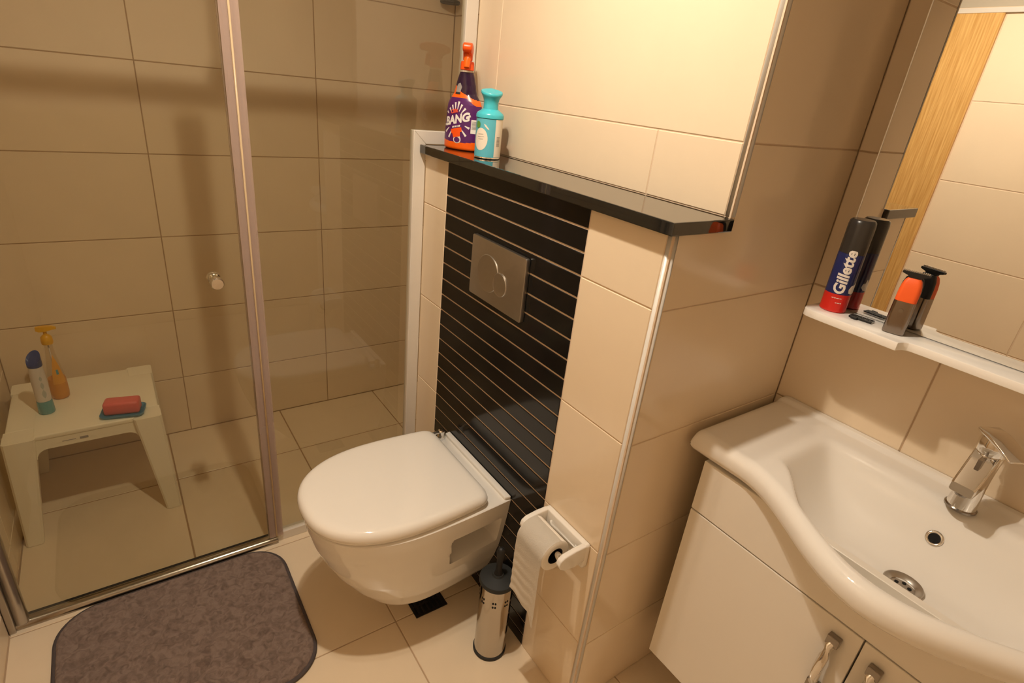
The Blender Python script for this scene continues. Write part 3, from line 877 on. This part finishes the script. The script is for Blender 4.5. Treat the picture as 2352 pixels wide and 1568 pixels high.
dv = Vector((0.15, 1, 0)).normalized(); px_ = Vector((dv.y, -dv.x, 0))
rg = []
for s_, hw, zb, zt_ in ((-0.022, .006, .250, .262), (-0.012, .0105, .247, .263), (0.006, .010, .248, .264), (0.022, .006, .252, .263), (0.031, .004, .252, .259)):
    c_ = Vector((c1[0], c1[1], 0)) + dv * s_
    rg.append([tuple(c_ + px_ * hw + Vector((0, 0, ZS + zb))), tuple(c_ - px_ * hw + Vector((0, 0, ZS + zb))), tuple(c_ - px_ * hw * .7 + Vector((0, 0, ZS + zt_))), tuple(c_ + px_ * hw * .7 + Vector((0, 0, ZS + zt_)))])
rings(bm, rg)
obj('spout', bm, 'pump_yellow', pump, True, angle=40)

# ================================================================== VANITY CABINET
cxm = 1.268
cab = thing('vanity_cabinet', 'white vanity cabinet with two doors under the washbasin', 'cabinet', (cxm, 0.37, 0))
cx0, cx1, cyf, cyb, cz0, cz1 = 0.872, 1.664, 0.205, 0.543, 0.162, 0.778
bm = bmesh.new()
add_box(bm, cx0, cx0 + .018, cyf + .018, cyb, cz0, cz1)
add_box(bm, cx1 - .018, cx1, cyf + .018, cyb, cz0, cz1)
add_box(bm, cx0 + .018, cx1 - .018, cyf + .018, cyb, cz0, cz0 + .018)
add_box(bm, cx0 + .018, cx1 - .018, cyb - .008, cyb, cz0 + .018, cz1)
add_box(bm, cx0 + .018, cx1 - .018, cyf + .018, cyf + .03, 0.60, 0.70)
obj('carcass', bm, 'lacquer', cab)
obj('front_panel', box_bm(cx0, cx1, cyf, cyf + .0175, 0.647, cz1, bev=.0012, seg=1), 'lacquer', cab, label='plain upper front panel')
for k, (a, b) in enumerate(((cx0, cxm - .0015), (cxm + .0015, cx1))):
    dd = obj('door', box_bm(a, b, cyf, cyf + .0175, cz0 + .001, 0.6435, bev=.0015, seg=2), 'lacquer', cab)
    hx = cxm - 0.040 if k == 0 else cxm + 0.034
    h0, h1 = 0.475, 0.612
    hb_ = obj('handle', tube_bm([(hx, cyf - .004, h1 - .012), (hx, cyf - .013, h1 - .020), (hx, cyf - .022, h1 - .040), (hx, cyf - .026, (h0 + h1) / 2), (hx, cyf - .022, h0 + .040), (hx, cyf - .013, h0 + .020), (hx, cyf - .004, h0 + .012)], 0.0088, 14), 'chrome', dd, True, label='arched chrome pull', angle=60)
    for zz in (h1 - .014, h0):
        obj('handle_end', box_bm(hx - .0115, hx + .0115, cyf - .0145, cyf - .0002, zz - .004, zz + .018, bev=.002), 'dark_chrome', dd)
for (lx, ly) in ((cx0 + .12, cyf + .15), (cx1 - .12, cyf + .15), (cx0 + .05, cyb - .06), (cx1 - .05, cyb - .06)):
    obj('leg', lathe([(0.018, 0.0), (0.020, 0.004), (0.014, 0.012), (0.014, 0.150), (0.022, 0.155), (0.022, 0.162)], (lx, ly, 0), 20), 'chrome', cab, True, angle=40)

# ================================================================== WASHBASIN
wb = thing('washbasin', 'white ceramic washbasin with bowed front on the vanity cabinet', 'washbasin', (cxm, 0.35, 0.778))
BX0, BX1, BT = 0.834, 1.702, 0.843
def yfront(dx):
    a = abs(dx)
    return 0.190 - (0.128 * cos(pi / 2 * a / 0.315) ** 2 if a < 0.315 else 0.0)
RIM = 0.024
def softmin(vals, k=14.0):
    s_ = sum(math.exp(-k * v) for v in vals)
    return -math.log(s_) / k
def bowl_depth(x, y):
    dx = x - cxm
    a = abs(dx)
    yfb = yfront(dx * 0.98) + 0.040 + 0.05 * sstep(0.16, 0.26, a)
    db = (0.452 - y) / 0.135                 # back slope
    dside = (0.262 - a) / 0.150              # end slopes
    df = (y - yfb) / 0.085                   # front slope
    t = softmin([db, dside, df], 9.0) + 0.02
    t = math.log(1 + math.exp(26 * t)) / 26           # eased lip
    t0 = 0.0
    t = min(max(t - t0, 0.0), 1.0)
    return 0.124 * (1 - (1 - t) ** 2.2)
def basin_z(x, y):
    dx = x - cxm
    z = BT
    # upstand along the wall
    z += 0.007 * sstep(0.515, 0.528, y)
    z -= 0.004 * sstep(0.30, 0.10, 0) if False else 0
    z -= bowl_depth(x, y)
    # rolled outer edge
    e = min(x - BX0, BX1 - x)
    g = (yfront(dx + 0.002) - yfront(dx - 0.002)) / 0.004
    ef = (y - yfront(dx)) / sqrt(1 + g * g)
    for ee in (e, ef):
        if ee < RIM:
            k = RIM - max(ee, 0)
            z -= RIM - sqrt(max(RIM * RIM - k * k, 0)) if ee is ef else (RIM - sqrt(max(RIM * RIM - k * k, 0))) * 0.6
    return z
bm = bmesh.new()
NXb, NYb = 150, 110
def clus(t, p=0.55):          # denser at both ends
    return 0.5 - 0.5 * cos(pi * t) * (1 - p) - p * (0.5 - t) if True else t
us = [clus(i / NXb) for i in range(NXb + 1)]
us = [(u - us[0]) / (us[-1] - us[0]) for u in us]
vsb = [(j / NYb) ** 1.35 for j in range(NYb + 1)]
G = []
for u in us:
    x = BX0 + (BX1 - BX0) * u
    yf_ = yfront(x - cxm)
    G.append([bm.verts.new((x, yf_ + (0.5445 - yf_) * v, basin_z(x, yf_ + (0.5445 - yf_) * v))) for v in vsb])
for i in range(NXb):
    for j in range(NYb):
        bm.faces.new((G[i][j], G[i + 1][j], G[i + 1][j + 1], G[i][j + 1]))
# skirt below the rolled edge
loop = [G[0][j] for j in range(NYb, -1, -1)] + [G[i][0] for i in range(1, NXb + 1)] + [G[NXb][j] for j in range(1, NYb + 1)]
prev = loop
for (ins, z) in ((0.0, 0.808), (0.003, 0.800), (0.010, 0.792), (0.020, 0.7855), (0.034, 0.781), (0.060, 0.7795)):
    cur = []
    for v in loop:
        x, y = v.co.x, v.co.y
        xx = min(max(x, BX0 + ins * 0.7), BX1 - ins * 0.7)
        yy = max(y, yfront(xx - cxm) + ins)
        cur.append(bm.verts.new((xx, min(yy, 0.5445), z)))
    for k in range(len(loop) - 1):
        try: bm.faces.new((prev[k], prev[k + 1], cur[k + 1], cur[k]))
        except ValueError: pass
    prev = cur
obj('basin', bm, 'ceramic', wb, True, angle=70)
# drain strainer and overflow
dxy = (1.262, 0.308)
dz = basin_z(*dxy)
ws = obj('waste', lathe([(0.0335, -0.003), (0.0335, 0.0035), (0.032, 0.0045), (0.026, 0.0035), (0.0205, -0.001), (0.0205, -0.0025), (0.001, -0.0022)], (dxy[0], dxy[1], dz + .0025), 40), 'steel', wb, True, label='round steel waste with strainer holes', angle=40)
for k in range(5):
    a = 2 * pi * k / 5 + .4
    bm = lathe([(0.0036, 0), (0.0036, .0006), (0.0001, .0007)], (dxy[0] + .0115 * cos(a), dxy[1] + .0115 * sin(a), dz + .0006), 12)
    obj('strainer_hole', bm, 'hole', ws)
ox_, oy_ = 1.254, 0.417
e_ = 0.004
nx_ = -(basin_z(ox_ + e_, oy_) - basin_z(ox_ - e_, oy_)) / (2 * e_)
ny_ = -(basin_z(ox_, oy_ + e_) - basin_z(ox_, oy_ - e_)) / (2 * e_)
nrm = Vector((nx_, ny_, 1)).normalized()
q_ = Vector((0, 0, 1)).rotation_difference(nrm).to_matrix().to_4x4()
T_ = Matrix.Translation((ox_, oy_, basin_z(ox_, oy_))) @ q_
bm = lathe([(0.0125, -0.004), (0.0155, 0.0), (0.0150, 0.0022), (0.0118, 0.0028), (0.0095, 0.0010), (0.0095, -0.004)], (0, 0, 0), 32, False, False)
ov = obj('overflow_ring', bm, 'chrome', wb, True, xf=T_, label='chrome overflow ring')
obj('overflow_hole', lathe([(0.0095, -0.0035), (0.0095, 0.0006), (0.0002, 0.0007)], (0, 0, 0), 24), 'hole', ov, xf=T_)

# ================================================================== TAP
tp = thing('basin_tap', 'chrome single-lever mixer tap on the washbasin', 'tap', (1.268, 0.484, BT))
tcx, tcy = 1.259, 0.458
obj('base', lathe([(0.0245, 0.0), (0.0265, 0.0015), (0.0265, 0.005), (0.0245, 0.007), (0.001, 0.007)], (tcx, tcy, BT + .0005), 40), 'dark_chrome', tp, True, angle=40)
bm = bmesh.new()
rg = []
for k in range(14):
    t = k / 13
    z = BT + .0065 + 0.118 * t
    r = 0.0240 - 0.0035 * sin(pi * t * .8) + 0.001 * t
    rg.append(circle((tcx, tcy + 0.004 * t, z), r, 40))
rings(bm, rg)
obj('body', bm, 'chrome', tp, True, angle=50)
bm = bmesh.new()
rg = []
for (dy, z0, z1, hw) in ((.010, .062, .136, .0205), (-.010, .060, .130, .0205), (-.028, .059, .113, .0200), (-.048, .0585, .095, .0195), (-.066, .058, .0795, .0190), (-.069, .0595, .077, .0178)):
    rg.append([(tcx + p[0], tcy + dy, BT + p[1]) for p in rrect(-hw, hw, z0, z1, .0045, 4)])
rings(bm, rg)
sp_ = obj('spout', bm, 'chrome', tp, True, angle=45)
obj('spout_groove', box_bm(tcx - .0035, tcx + .0035, tcy - .040, tcy - .014, BT + .100, BT + .1235), 'dark_chrome', sp_, xf=None)
obj('aerator', lathe([(0.0095, 0.0), (0.0105, 0.002), (0.0105, 0.008)], (tcx, tcy - .054, BT + .0515), 24), 'dark_chrome', sp_, True, angle=40)
obj('cap', lathe([(0.0225, 0.0), (0.0240, 0.003), (0.0245, 0.024), (0.0225, 0.033), (0.001, 0.035)], (tcx, tcy + .005, BT + .124), 40), 'chrome', tp, True, angle=45)
bm = bmesh.new()
rg = []
ax_ = Vector((0.83, -0.50, 0)).normalized(); sx_ = Vector((-ax_.y, ax_.x, 0))
for (s_, zz, hw, th) in ((-0.030, .160, .014, .006), (-0.022, .163, .0215, .009), (0.000, .161, .0235, .010), (0.018, .156, .0235, .008), (0.036, .150, .0230, .006), (0.052, .144, .0225, .005), (0.055, .143, .0210, .0025)):
    c_ = Vector((tcx, tcy + .005, BT + zz)) + ax_ * s_
    rg.append([tuple(c_ + sx_ * p[0] + Vector((0, 0, p[1]))) for p in rrect(-hw, hw, -th / 2, th / 2, th * .4, 3)])
rings(bm, rg)
obj('lever', bm, 'chrome', tp, True, label='flat chrome lever', angle=40)

# ================================================================== MIRROR AND ITS SHELF
mi = thing('wall_mirror_panel', 'tall frameless mirror with white shelf board above the washbasin', 'mirror', (1.3, 0.5, 1.10))
MX0, MX1, MY = 0.893, 1.66, 0.4655
SZ = 1.1285
obj('mirror_glass', box_bm(MX0, MX1, MY, MY + .005, SZ + .0012, 1.92), 'mirror', mi, label='mirror glass')
obj('edge_strip', box_bm(MX0 - .0022, MX0 - .0002, MY - .0006, MY + .006, SZ + .0012, 1.92), 'shelf_white', mi, label='pale polished mirror edge')
obj('backing_board', box_bm(MX0 + .004, MX1 - .004, MY + .0052, MY + .022, SZ + .002, 1.915), 'lacquer', mi)
obj('wall_mount', box_bm(MX0 + .10, MX1 - .10, MY + .0222, YM - .0005, SZ + .10, 1.85), 'lacquer', mi)
sf = [(0.884, YM - .0005), (0.884, 0.398), (0.888, 0.387), (0.897, 0.381), (0.91, 0.379), (1.079, 0.374), (1.080, 0.380), (1.083, 0.391), (1.089, 0.398), (1.098, 0.4005), (1.115, 0.4015), (1.66, 0.4015), (1.664, 0.406), (1.664, YM - .0005)]
obj('shelf_board', prism(sf, 'z', SZ - .0165, SZ, bev=.0016, seg=2), 'shelf_white', mi, True, label='white lacquered shelf with stepped front', angle=40)

# ------------------------------------------------------------------ text helper
def text_bm(body, size, bold=0.0, shear=0.0, slices=0.0, axis=0):
    cu = bpy.data.curves.new('txt', 'FONT')
    cu.body = body; cu.size = size; cu.align_x = 'CENTER'; cu.align_y = 'CENTER'
    cu.offset = bold; cu.shear = shear; cu.resolution_u = 3
    o = bpy.data.objects.new('txt', cu); C.objects.link(o)
    bpy.context.view_layer.update()
    me = o.evaluated_get(bpy.context.evaluated_depsgraph_get()).to_mesh()
    bm = bmesh.new(); bm.from_mesh(me)
    o.evaluated_get(bpy.context.evaluated_depsgraph_get()).to_mesh_clear()
    bpy.data.objects.remove(o); bpy.data.curves.remove(cu)
    if slices > 0:
        for ax in (0, 1):
            lo = min(v.co[ax] for v in bm.verts); hi = max(v.co[ax] for v in bm.verts)
            p = lo + slices
            while p < hi:
                co = [0, 0, 0]; co[ax] = p; no = [0, 0, 0]; no[ax] = 1
                bmesh.ops.bisect_plane(bm, geom=bm.verts[:] + bm.edges[:] + bm.faces[:], plane_co=co, plane_no=no)
                p += slices
    return bm
def poly_bm(pts, slices=0.004):
    bm = bmesh.new()
    bm.faces.new([bm.verts.new((p[0], p[1], 0)) for p in pts])
    bmesh.ops.triangulate(bm, faces=bm.faces[:])
    for ax in (0, 1):
        lo = min(v.co[ax] for v in bm.verts); hi = max(v.co[ax] for v in bm.verts)
        p = lo + slices
        while p < hi:
            co = [0, 0, 0]; co[ax] = p; no = [0, 0, 0]; no[ax] = 1
            bmesh.ops.bisect_plane(bm, geom=bm.verts[:] + bm.edges[:] + bm.faces[:], plane_co=co, plane_no=no)
            p += slices
    return bm
def wrap(name, bm, fn, m, parent):
    for v in bm.verts: v.co = fn(v.co.x, v.co.y)
    me_o = obj(name, bm, m, parent)
    return me_o

# ================================================================== SHAVING FOAM CAN
ca = (0.921, 0.4355, SZ + .0004)
cn_ = thing('shaving_foam_can', 'blue and red shaving foam can with dark cap on the mirror shelf', 'can', ca)
rC = 0.0252
obj('red_foot', lathe([(0.001, 0.0), (0.0235, 0.0), (0.0256, 0.002), (0.0256, 0.005), (rC, 0.007), (rC, 0.039), (0.001, 0.039)], ca, 48), 'foam_red', cn_, True, label='red lower band', angle=40)
bd = obj('body', lathe([(0.001, 0.0391), (rC, 0.0391), (rC, 0.121), (0.0248, 0.1235), (0.001, 0.1235)], ca, 48), 'foam_blue', cn_, True, label='dark blue printed body', angle=40)
obj('cap', lathe([(0.001, 0.1237), (0.0250, 0.1237), (0.0250, 0.180), (0.0238, 0.188), (0.0205, 0.1915), (0.001, 0.192)], ca, 48), 'foam_cap', cn_, True, label='smoky dark cap', angle=40)
th0 = radians(-66)
def can_map(th, zc, r):
    return lambda x, y: Vector((ca[0] + r * cos(th - y / r), ca[1] + r * sin(th - y / r), ca[2] + zc + x))
wrap('brand_lettering', text_bm('Gillette', 0.0305, 0.0010, 0.12, 0.0022), can_map(th0, 0.0850, rC + .0003), 'white_print', bd)
# unreadably small print: thin strokes only
for (za, off, ws_) in ((.031, 0.0, (.004, .003, .005, .004)), (.021, .25, (.003, .004, .003))):
    u0 = -sum(ws_) / 2 - .001
    for w_ in ws_:
        wrap('fine_print', poly_bm([(u0, -.0007), (u0 + w_, -.0007), (u0 + w_, .0007), (u0, .0007)], .003),
             lambda x, y, za=za, off=off: Vector((ca[0] + (rC + .0003) * cos(th0 + off + x / rC), ca[1] + (rC + .0003) * sin(th0 + off + x / rC), ca[2] + za + y)), 'white_print', cn_)
        u0 += w_ + .001
sw = [(-.012, -.010), (-.004, -.012), (.006, -.010), (.012, -.004), (.010, .004), (.004, .006), (.002, .014), (-.003, .008), (-.010, .006), (-.014, -.002)]
wrap('foam_swirl', poly_bm(sw), lambda x, y: Vector((ca[0] + (rC + .0003) * cos(th0 + 1.25 + x / rC), ca[1] + (rC + .0003) * sin(th0 + 1.25 + x / rC), ca[2] + .054 + y)), 'white_print', bd)

# ================================================================== BEARD TRIMMER
tc_ = (1.047, 0.427, SZ + .0004)
tr = thing('beard_trimmer', 'bronze and orange beard trimmer standing on the mirror shelf', 'trimmer', tc_)
Mt = Matrix.Translation(tc_) @ Matrix.Rotation(radians(14), 4, 'Z')
def sq_ring(hx, hy, z, r=None): return [(p[0], p[1], z) for p in rrect(-hx, hx, -hy, hy, r or min(hx, hy) * .6, 7)]
bm = bmesh.new()
rings(bm, [sq_ring(.0165, .012, 0), sq_ring(.0185, .014, .001), sq_ring(.0190, .0145, .004), sq_ring(.0185, .014, .050), sq_ring(.0182, .0138, .0655)])
obj('body', bm, 'bronze', tr, True, xf=Mt, angle=40, label='dark bronze metal body')
bm = bmesh.new()
rings(bm, [sq_ring(.0178, .0134, .0656), sq_ring(.0180, .0137, .070), sq_ring(.0178, .0135, .085), sq_ring(.0165, .0125, .097), sq_ring(.0140, .0105, .106), sq_ring(.0105, .008, .1105)])
obj('grip', bm, 'trim_orange', tr, True, xf=Mt, angle=40, label='bright orange front grip')
bm = bmesh.new()
rings(bm, [sq_ring(.0186, .0068, .0657, .006), sq_ring(.0186, .0068, .085, .006), sq_ring(.0172, .0066, .099, .005), sq_ring(.0145, .0060, .109, .005), sq_ring(.0115, .005, .1125, .004)])
bmesh.ops.translate(bm, verts=bm.verts, vec=(0, .0078, 0))
obj('back_shell', bm, 'black', tr, True, xf=Mt, angle=40)
bm = bmesh.new()
rings(bm, [[(x, y, z) for x, y in ((-hw, -.004), (hw, -.004), (hw, .004), (-hw, .004))] for hw, z in ((.010, .1106), (.012, .114), (.0225, .1175), (.0225, .1215))])
hd = obj('blade_head', bm, 'black', tr, False, xf=Mt, label='black wide blade head')
for k in range(14):
    x = -.0215 + .0031 * k
    obj('blade_tooth', box_bm(x, x + .0016, -.003, .000, .1215, .1245), 'steel', hd, xf=Mt)
obj('power_button', lathe([(.004, 0), (.004, .001), (.0005, .0012)], (0, 0, 0), 16), 'dark_chrome', tr, True, xf=Mt @ Matrix.Translation((0, -.0142, .048)) @ Matrix.Rotation(radians(90), 4, 'X'), angle=40)

# comb attachment lying flat
cm = thing('comb_guard', 'small black comb attachment lying beside the beard trimmer', 'comb', (0.985, 0.437, SZ))
Mc = Matrix.Translation((0.983, 0.432, SZ + .0004)) @ Matrix.Rotation(radians(4), 4, 'Z')
bm = bmesh.new()
add_box(bm, -.022, .022, -.008, -.003, 0, .0045, bev=.001, seg=1)
add_box(bm, -.022, .022, .009, .0115, .002, .0045, bev=.0008, seg=1)
add_box(bm, -.016, -.004, -.014, -.008, 0, .005, bev=.001, seg=1)
obj('comb_body', bm, 'black', cm, xf=Mc)
for k in range(11):
    x = -.0215 + .0041 * k
    obj('comb_tooth', box_bm(x, x + .0019, -.003, .009, .0025, .0045), 'black', cm, xf=Mc)

# ================================================================== BATHROOM CLEANER SPRAY
ZG = 1.3089
cl = thing('cleaner_spray', 'purple and orange trigger spray bottle on the granite shelf', 'spray bottle', (-0.052, 0.072, ZG))
Mb = Matrix.Translation((-0.056, 0.074, ZG)) @ Matrix.Rotation(radians(27), 4, 'Z')
Mh = Matrix.Translation((-0.056, 0.074, ZG)) @ Matrix.Rotation(radians(56), 4, 'Z')   # the head is screwed on towards the room
bp_ = [(0.0, .054, .030), (0.002, .0575, .0325), (0.006, .059, .034), (0.03, .0595, .0345), (0.075, .057, .0335), (0.105, .0548, .0325), (0.120, .0525, .0315), (0.130, .048, .030), (0.139, .0415, .0275), (0.148, .035, .025),
       (0.158, .0318, .0235), (0.170, .0298, .0225), (0.185, .0255, .0205), (0.197, .0215, .0185), (0.203, .019, .0175)]
def bprof(z):
    for a, b in zip(bp_, bp_[1:]):
        if z <= b[0]:
            t = (z - a[0]) / (b[0] - a[0]); return a[1] + (b[1] - a[1]) * t, a[2] + (b[2] - a[2]) * t
    return bp_[-1][1:]
zz_ = [0, .002, .006] + [0.006 + (0.203 - .006) * k / 60 for k in range(1, 61)]
zz_ = sorted(set(zz_ + [(a + b) / 2 for a, b in zip(zz_, zz_[1:])]))
bm = bmesh.new()
NA_ = 180
vr, fc = rings(bm, [[(a * cos(2 * pi * i / NA_), b * sin(2 * pi * i / NA_), z) for i in range(NA_)] for z, (a, b) in ((z, bprof(z)) for z in zz_)])
for f_ in fc:
    c_ = f_.calc_center_median()
    x, z = c_.x, c_.z
    low = 0.020 + 0.006 * (x / .058) ** 2
    sh_hi = 0.150 + 0.020 * sstep(.01, -.03, x) - 0.016 * sstep(.0, .05, x)
    sh_lo = 0.138 - 0.10 * max(0, (abs(x) - .030)) * 10 * .03 - 0.018 * sstep(.015, .05, x)
    if z < low: f_.material_index = 1
    elif sh_lo < z < sh_hi and c_.y < 0.01: f_.material_index = 1
    elif z >= sh_hi: f_.material_index = 2
    else: f_.material_index = 0
bt = obj('bottle', bm, ['purple', 'orange', 'dkpurple'], cl, True, xf=Mb, angle=60)
def bsurf(x, z, eps=.0005):
    a, b = bprof(z)
    k = max(0.0, 1 - (x / (a + eps)) ** 2)
    return Mb @ Vector((x, -(b + eps) * sqrt(k) - eps * .3, z))
LC = (-0.006, 0.078)
# starburst rays
for k, (ang, r0, r1) in enumerate(((20, .034, .046), (50, .026, .044), (68, .026, .046), (82, .028, .050), (96, .028, .047), (112, .026, .042), (130, .026, .040), (150, .032, .042), (200, .034, .046), (222, .030, .050), (245, .032, .052), (290, .032, .052), (312, .028, .052), (338, .032, .046))):
    a = radians(ang); w_ = 0.0019
    dv_ = (cos(a), sin(a)); nv = (-sin(a), cos(a))
    pts = [(LC[0] + dv_[0] * r0 - nv[0] * w_ * .5, LC[1] + dv_[1] * r0 - nv[1] * w_ * .5), (LC[0] + dv_[0] * r1 - nv[0] * w_ * 1.6, LC[1] + dv_[1] * r1 - nv[1] * w_ * 1.6),
           (LC[0] + dv_[0] * r1 + nv[0] * w_ * 1.6, LC[1] + dv_[1] * r1 + nv[1] * w_ * 1.6), (LC[0] + dv_[0] * r0 + nv[0] * w_ * .5, LC[1] + dv_[1] * r0 + nv[1] * w_ * .5)]
    wrap('label_ray', poly_bm(pts, .004), lambda x, y: bsurf(x, y), 'white_print', bt)
tilt_t = radians(14)
def tilted(cx, cz):
    return lambda x, y: bsurf(cx + x * cos(tilt_t) - y * sin(tilt_t), cz + x * sin(tilt_t) + y * cos(tilt_t), .0009)
wrap('brand_lettering', text_bm('BANG', 0.0300, 0.0014, 0.25, 0.004), tilted(-0.006, 0.080), 'white_print', bt)
wrap('brand_lettering', text_bm('Cillit', 0.0135, 0.0006, 0.25, 0.004), tilted(-0.014, 0.101), 'red_print', bt)
wrap('label_patch', poly_bm([(-.018, -.006), (.018, -.006), (.018, .006), (-.018, .006)], .004), tilted(-0.002, 0.052), 'orange_red', bt)
wrap('label_patch', poly_bm([(-.012, -.006), (.011, -.006), (.013, .006), (-.014, .006)], .004), tilted(0.000, 0.041), 'orange_red', bt)
for u0, u1 in ((-.014, -.008), (-.006, -.001), (.001, .005), (.007, .013)):
    wrap('label_stroke', poly_bm([(u0, -.0022), (u1, -.0022), (u1 + .001, .0022), (u0 + .001, .0022)], .004), tilted(-0.003, 0.0625), 'white_print', bt)
ringp = [(0.0125 * cos(2 * pi * k / 20), 0.0125 * sin(2 * pi * k / 20)) for k in range(20)]
wrap('label_emblem', poly_bm(ringp, .004), lambda x, y: bsurf(0.002 + x, 0.0275 + y * .75), 'white_print', bt)
ringp2 = [(p[0] * .75, p[1] * .75) for p in ringp]
wrap('label_emblem', poly_bm(ringp2, .004), lambda x, y: bsurf(0.002 + x, 0.0275 + y * .75, .0009), 'purple', bt)
emb = [(-.010, -.012), (.006, -.012), (.010, .002), (.004, .012), (-.003, .010), (-.009, .002)]
wrap('shoulder_emblem', poly_bm(emb, .004), lambda x, y: bsurf(-0.008 + x, 0.163 + y), 'grey_print', bt)
wrap('shoulder_emblem', poly_bm([(-.010, -.003), (.008, -.003), (.008, .002), (-.010, .002)], .004), lambda x, y: bsurf(-0.009 + x, 0.149 + y, .0009), 'black_print', bt)
# barcode panel on the side
wrap('barcode_panel', poly_bm([(-.007, -.018), (.008, -.018), (.008, .018), (-.007, .018)], .003), lambda x, y: bsurf(0.047 + x, 0.066 + y), 'white_print', bt)
for k in range(7):
    wrap('barcode_bar', poly_bm([(-.005, -.0008), (.006, -.0008), (.006, .0009), (-.005, .0009)], .003), lambda x, y, k=k: bsurf(0.047 + x, 0.060 + k * .0032 + y, .0009), 'grey_print', bt)
obj('collar', lathe([(0.0185, 0.2032), (0.0188, 0.2075), (0.001, 0.2076)], (0, 0, 0), 32), 'clear', cl, True, xf=Mb, angle=40)
obj('trigger_cap', lathe([(0.0178, 0.2077), (0.0190, 0.209), (0.0185, 0.226), (0.0165, 0.230), (0.001, 0.2305)], (0, 0, 0), 32), 'orange_red', cl, True, xf=Mb, angle=40, label='orange screw cap')
bm = bmesh.new()
hp = [(-0.052, 0.266), (-0.052, 0.2575), (-0.046, 0.252), (-0.020, 0.249), (-0.013, 0.240), (-0.012, 0.2306), (0.014, 0.2306), (0.017, 0.240), (0.026, 0.246), (0.040, 0.250), (0.044, 0.256), (0.040, 0.265), (0.024, 0.272), (0.0, 0.2755), (-0.030, 0.2745), (-0.048, 0.271)]
hbm = prism(hp, 'x', -0.0125, 0.0125, bev=.004, seg=3)
obj('trigger_head', hbm, 'orange_red', cl, True, xf=Mh, angle=60, label='orange trigger head')
tg = tube_bm([(0, -0.016, 0.254), (0, -0.023, 0.240), (0, -0.026, 0.228), (0, -0.030, 0.214)], [0.0105, 0.0105, 0.0095, 0.0075], 14)
obj('trigger', tg, 'orange', cl, True, xf=Mh, angle=60, label='orange trigger')

# ================================================================== AIR FRESHENER
fc_ = (0.108, 0.056, ZG)
af = thing('air_freshener', 'turquoise air freshener spray beside the purple bottle', 'spray can', fc_)
obj('can_rim', lathe([(0.001, 0), (0.0335, 0), (0.0352, 0.0015), (0.0348, 0.0045), (0.001, 0.0045)], fc_, 48), 'chrome', af, True, angle=40)
rA = 0.0345
bd2 = obj('can_body', lathe([(0.001, 0.0046), (rA, 0.0046), (rA, 0.0985), (0.001, 0.0985)], fc_, 56), 'turq_can', af, True, angle=40)
obj('collar', lathe([(0.034, 0.0986), (0.0362, 0.100), (0.0362, 0.107), (0.0335, 0.112), (0.024, 0.1185), (0.0195, 0.1215), (0.001, 0.1215)], fc_, 48), 'turq', af, True, angle=50)
bm = bmesh.new()
rg = []
for (r, z, tl_) in ((0.0195, 0.1216, 0), (0.0188, 0.130, 0), (0.0190, 0.138, .001), (0.0215, 0.147, .003), (0.0255, 0.154, .005), (0.0278, 0.158, .006), (0.0282, 0.161, .006), (0.0270, 0.1635, .006), (0.010, 0.1645, .006)):
    rg.append([(fc_[0] + r * cos(t), fc_[1] + r * sin(t), fc_[2] + z + tl_ * (-cos(t) * .9 + sin(t) * .4)) for t in [2 * pi * i / 48 for i in range(48)]])
rings(bm, rg)
obj('spray_cap', bm, 'turq', af, True, label='flared turquoise spray cap', angle=50)
def fmap(th, zc, eps=.0004):
    r = rA + eps
    return lambda x, y: Vector((fc_[0] + r * cos(th + x / r), fc_[1] + r * sin(th + x / r), fc_[2] + zc + y))
thc = atan2(-0.79 - fc_[1], 1.432 - fc_[0])
circ = [(0.020 * cos(2 * pi * k / 28), 0.0275 * sin(2 * pi * k / 28)) for k in range(28)]
wrap('round_label', poly_bm(circ, .003), fmap(thc - 0.62, 0.048), 'cream_print', bd2)
for k, (wd_, zz) in enumerate(((.016, .060), (.020, .054), (.014, .048))):
    wrap('label_script', poly_bm([(-wd_ / 2, -.0004), (wd_ / 2, .0004), (wd_ / 2, .0012), (-wd_ / 2, .0004)], .003), fmap(thc - 0.62, zz, .0008), 'grey_print', bd2)
wrap('green_emblem', poly_bm([(0.0075 * cos(2 * pi * k / 20), 0.0085 * sin(2 * pi * k / 20)) for k in range(20)], .003), fmap(thc - 0.92, 0.083, .0008), 'green_print', bd2)
wrap('petal_print', poly_bm([(-.008, .006), (-.002, .004), (.006, -.004), (.008, -.008), (.003, -.006), (-.004, 0)], .003), fmap(thc - 0.20, 0.080), 'cream_print', bd2)
wrap('back_label', poly_bm([(-.012, -.047), (.020, -.047), (.020, .0455), (-.012, .0455)], .003), fmap(thc + 0.85, 0.0525), 'cream_print', bd2)
for k in range(8):
    wrap('barcode_bar', poly_bm([(-.0055, -.0007), (.0055, -.0007), (.0055, .0008), (-.0055, .0008)], .003), fmap(thc + 0.82, 0.034 + k * .0031, .0008), 'grey_print', bd2)

# ================================================================== SHOWER HEAD high in the far corner
hs = thing('hand_shower', 'dark chrome hand shower high in the far shower corner', 'shower head', (-0.93, 0.49, 1.77))
obj('riser', tube_bm([(-0.955, 0.505, 1.80), (-0.955, 0.505, 2.15)], 0.010, 14), 'dark_chrome', hs, True)
obj('wall_bracket', box_bm(-0.975, -0.935, 0.500, 0.545, 1.90, 1.925, bev=.004), 'dark_chrome', hs)
obj('spray_plate', lathe([(0.012, 0.0), (0.038, 0.0), (0.042, 0.004), (0.040, 0.012), (0.014, 0.024), (0.010, 0.03), (0.001, 0.031)], (-0.955, 0.495, 1.775), 36), 'dkgrey', hs, True, angle=45)
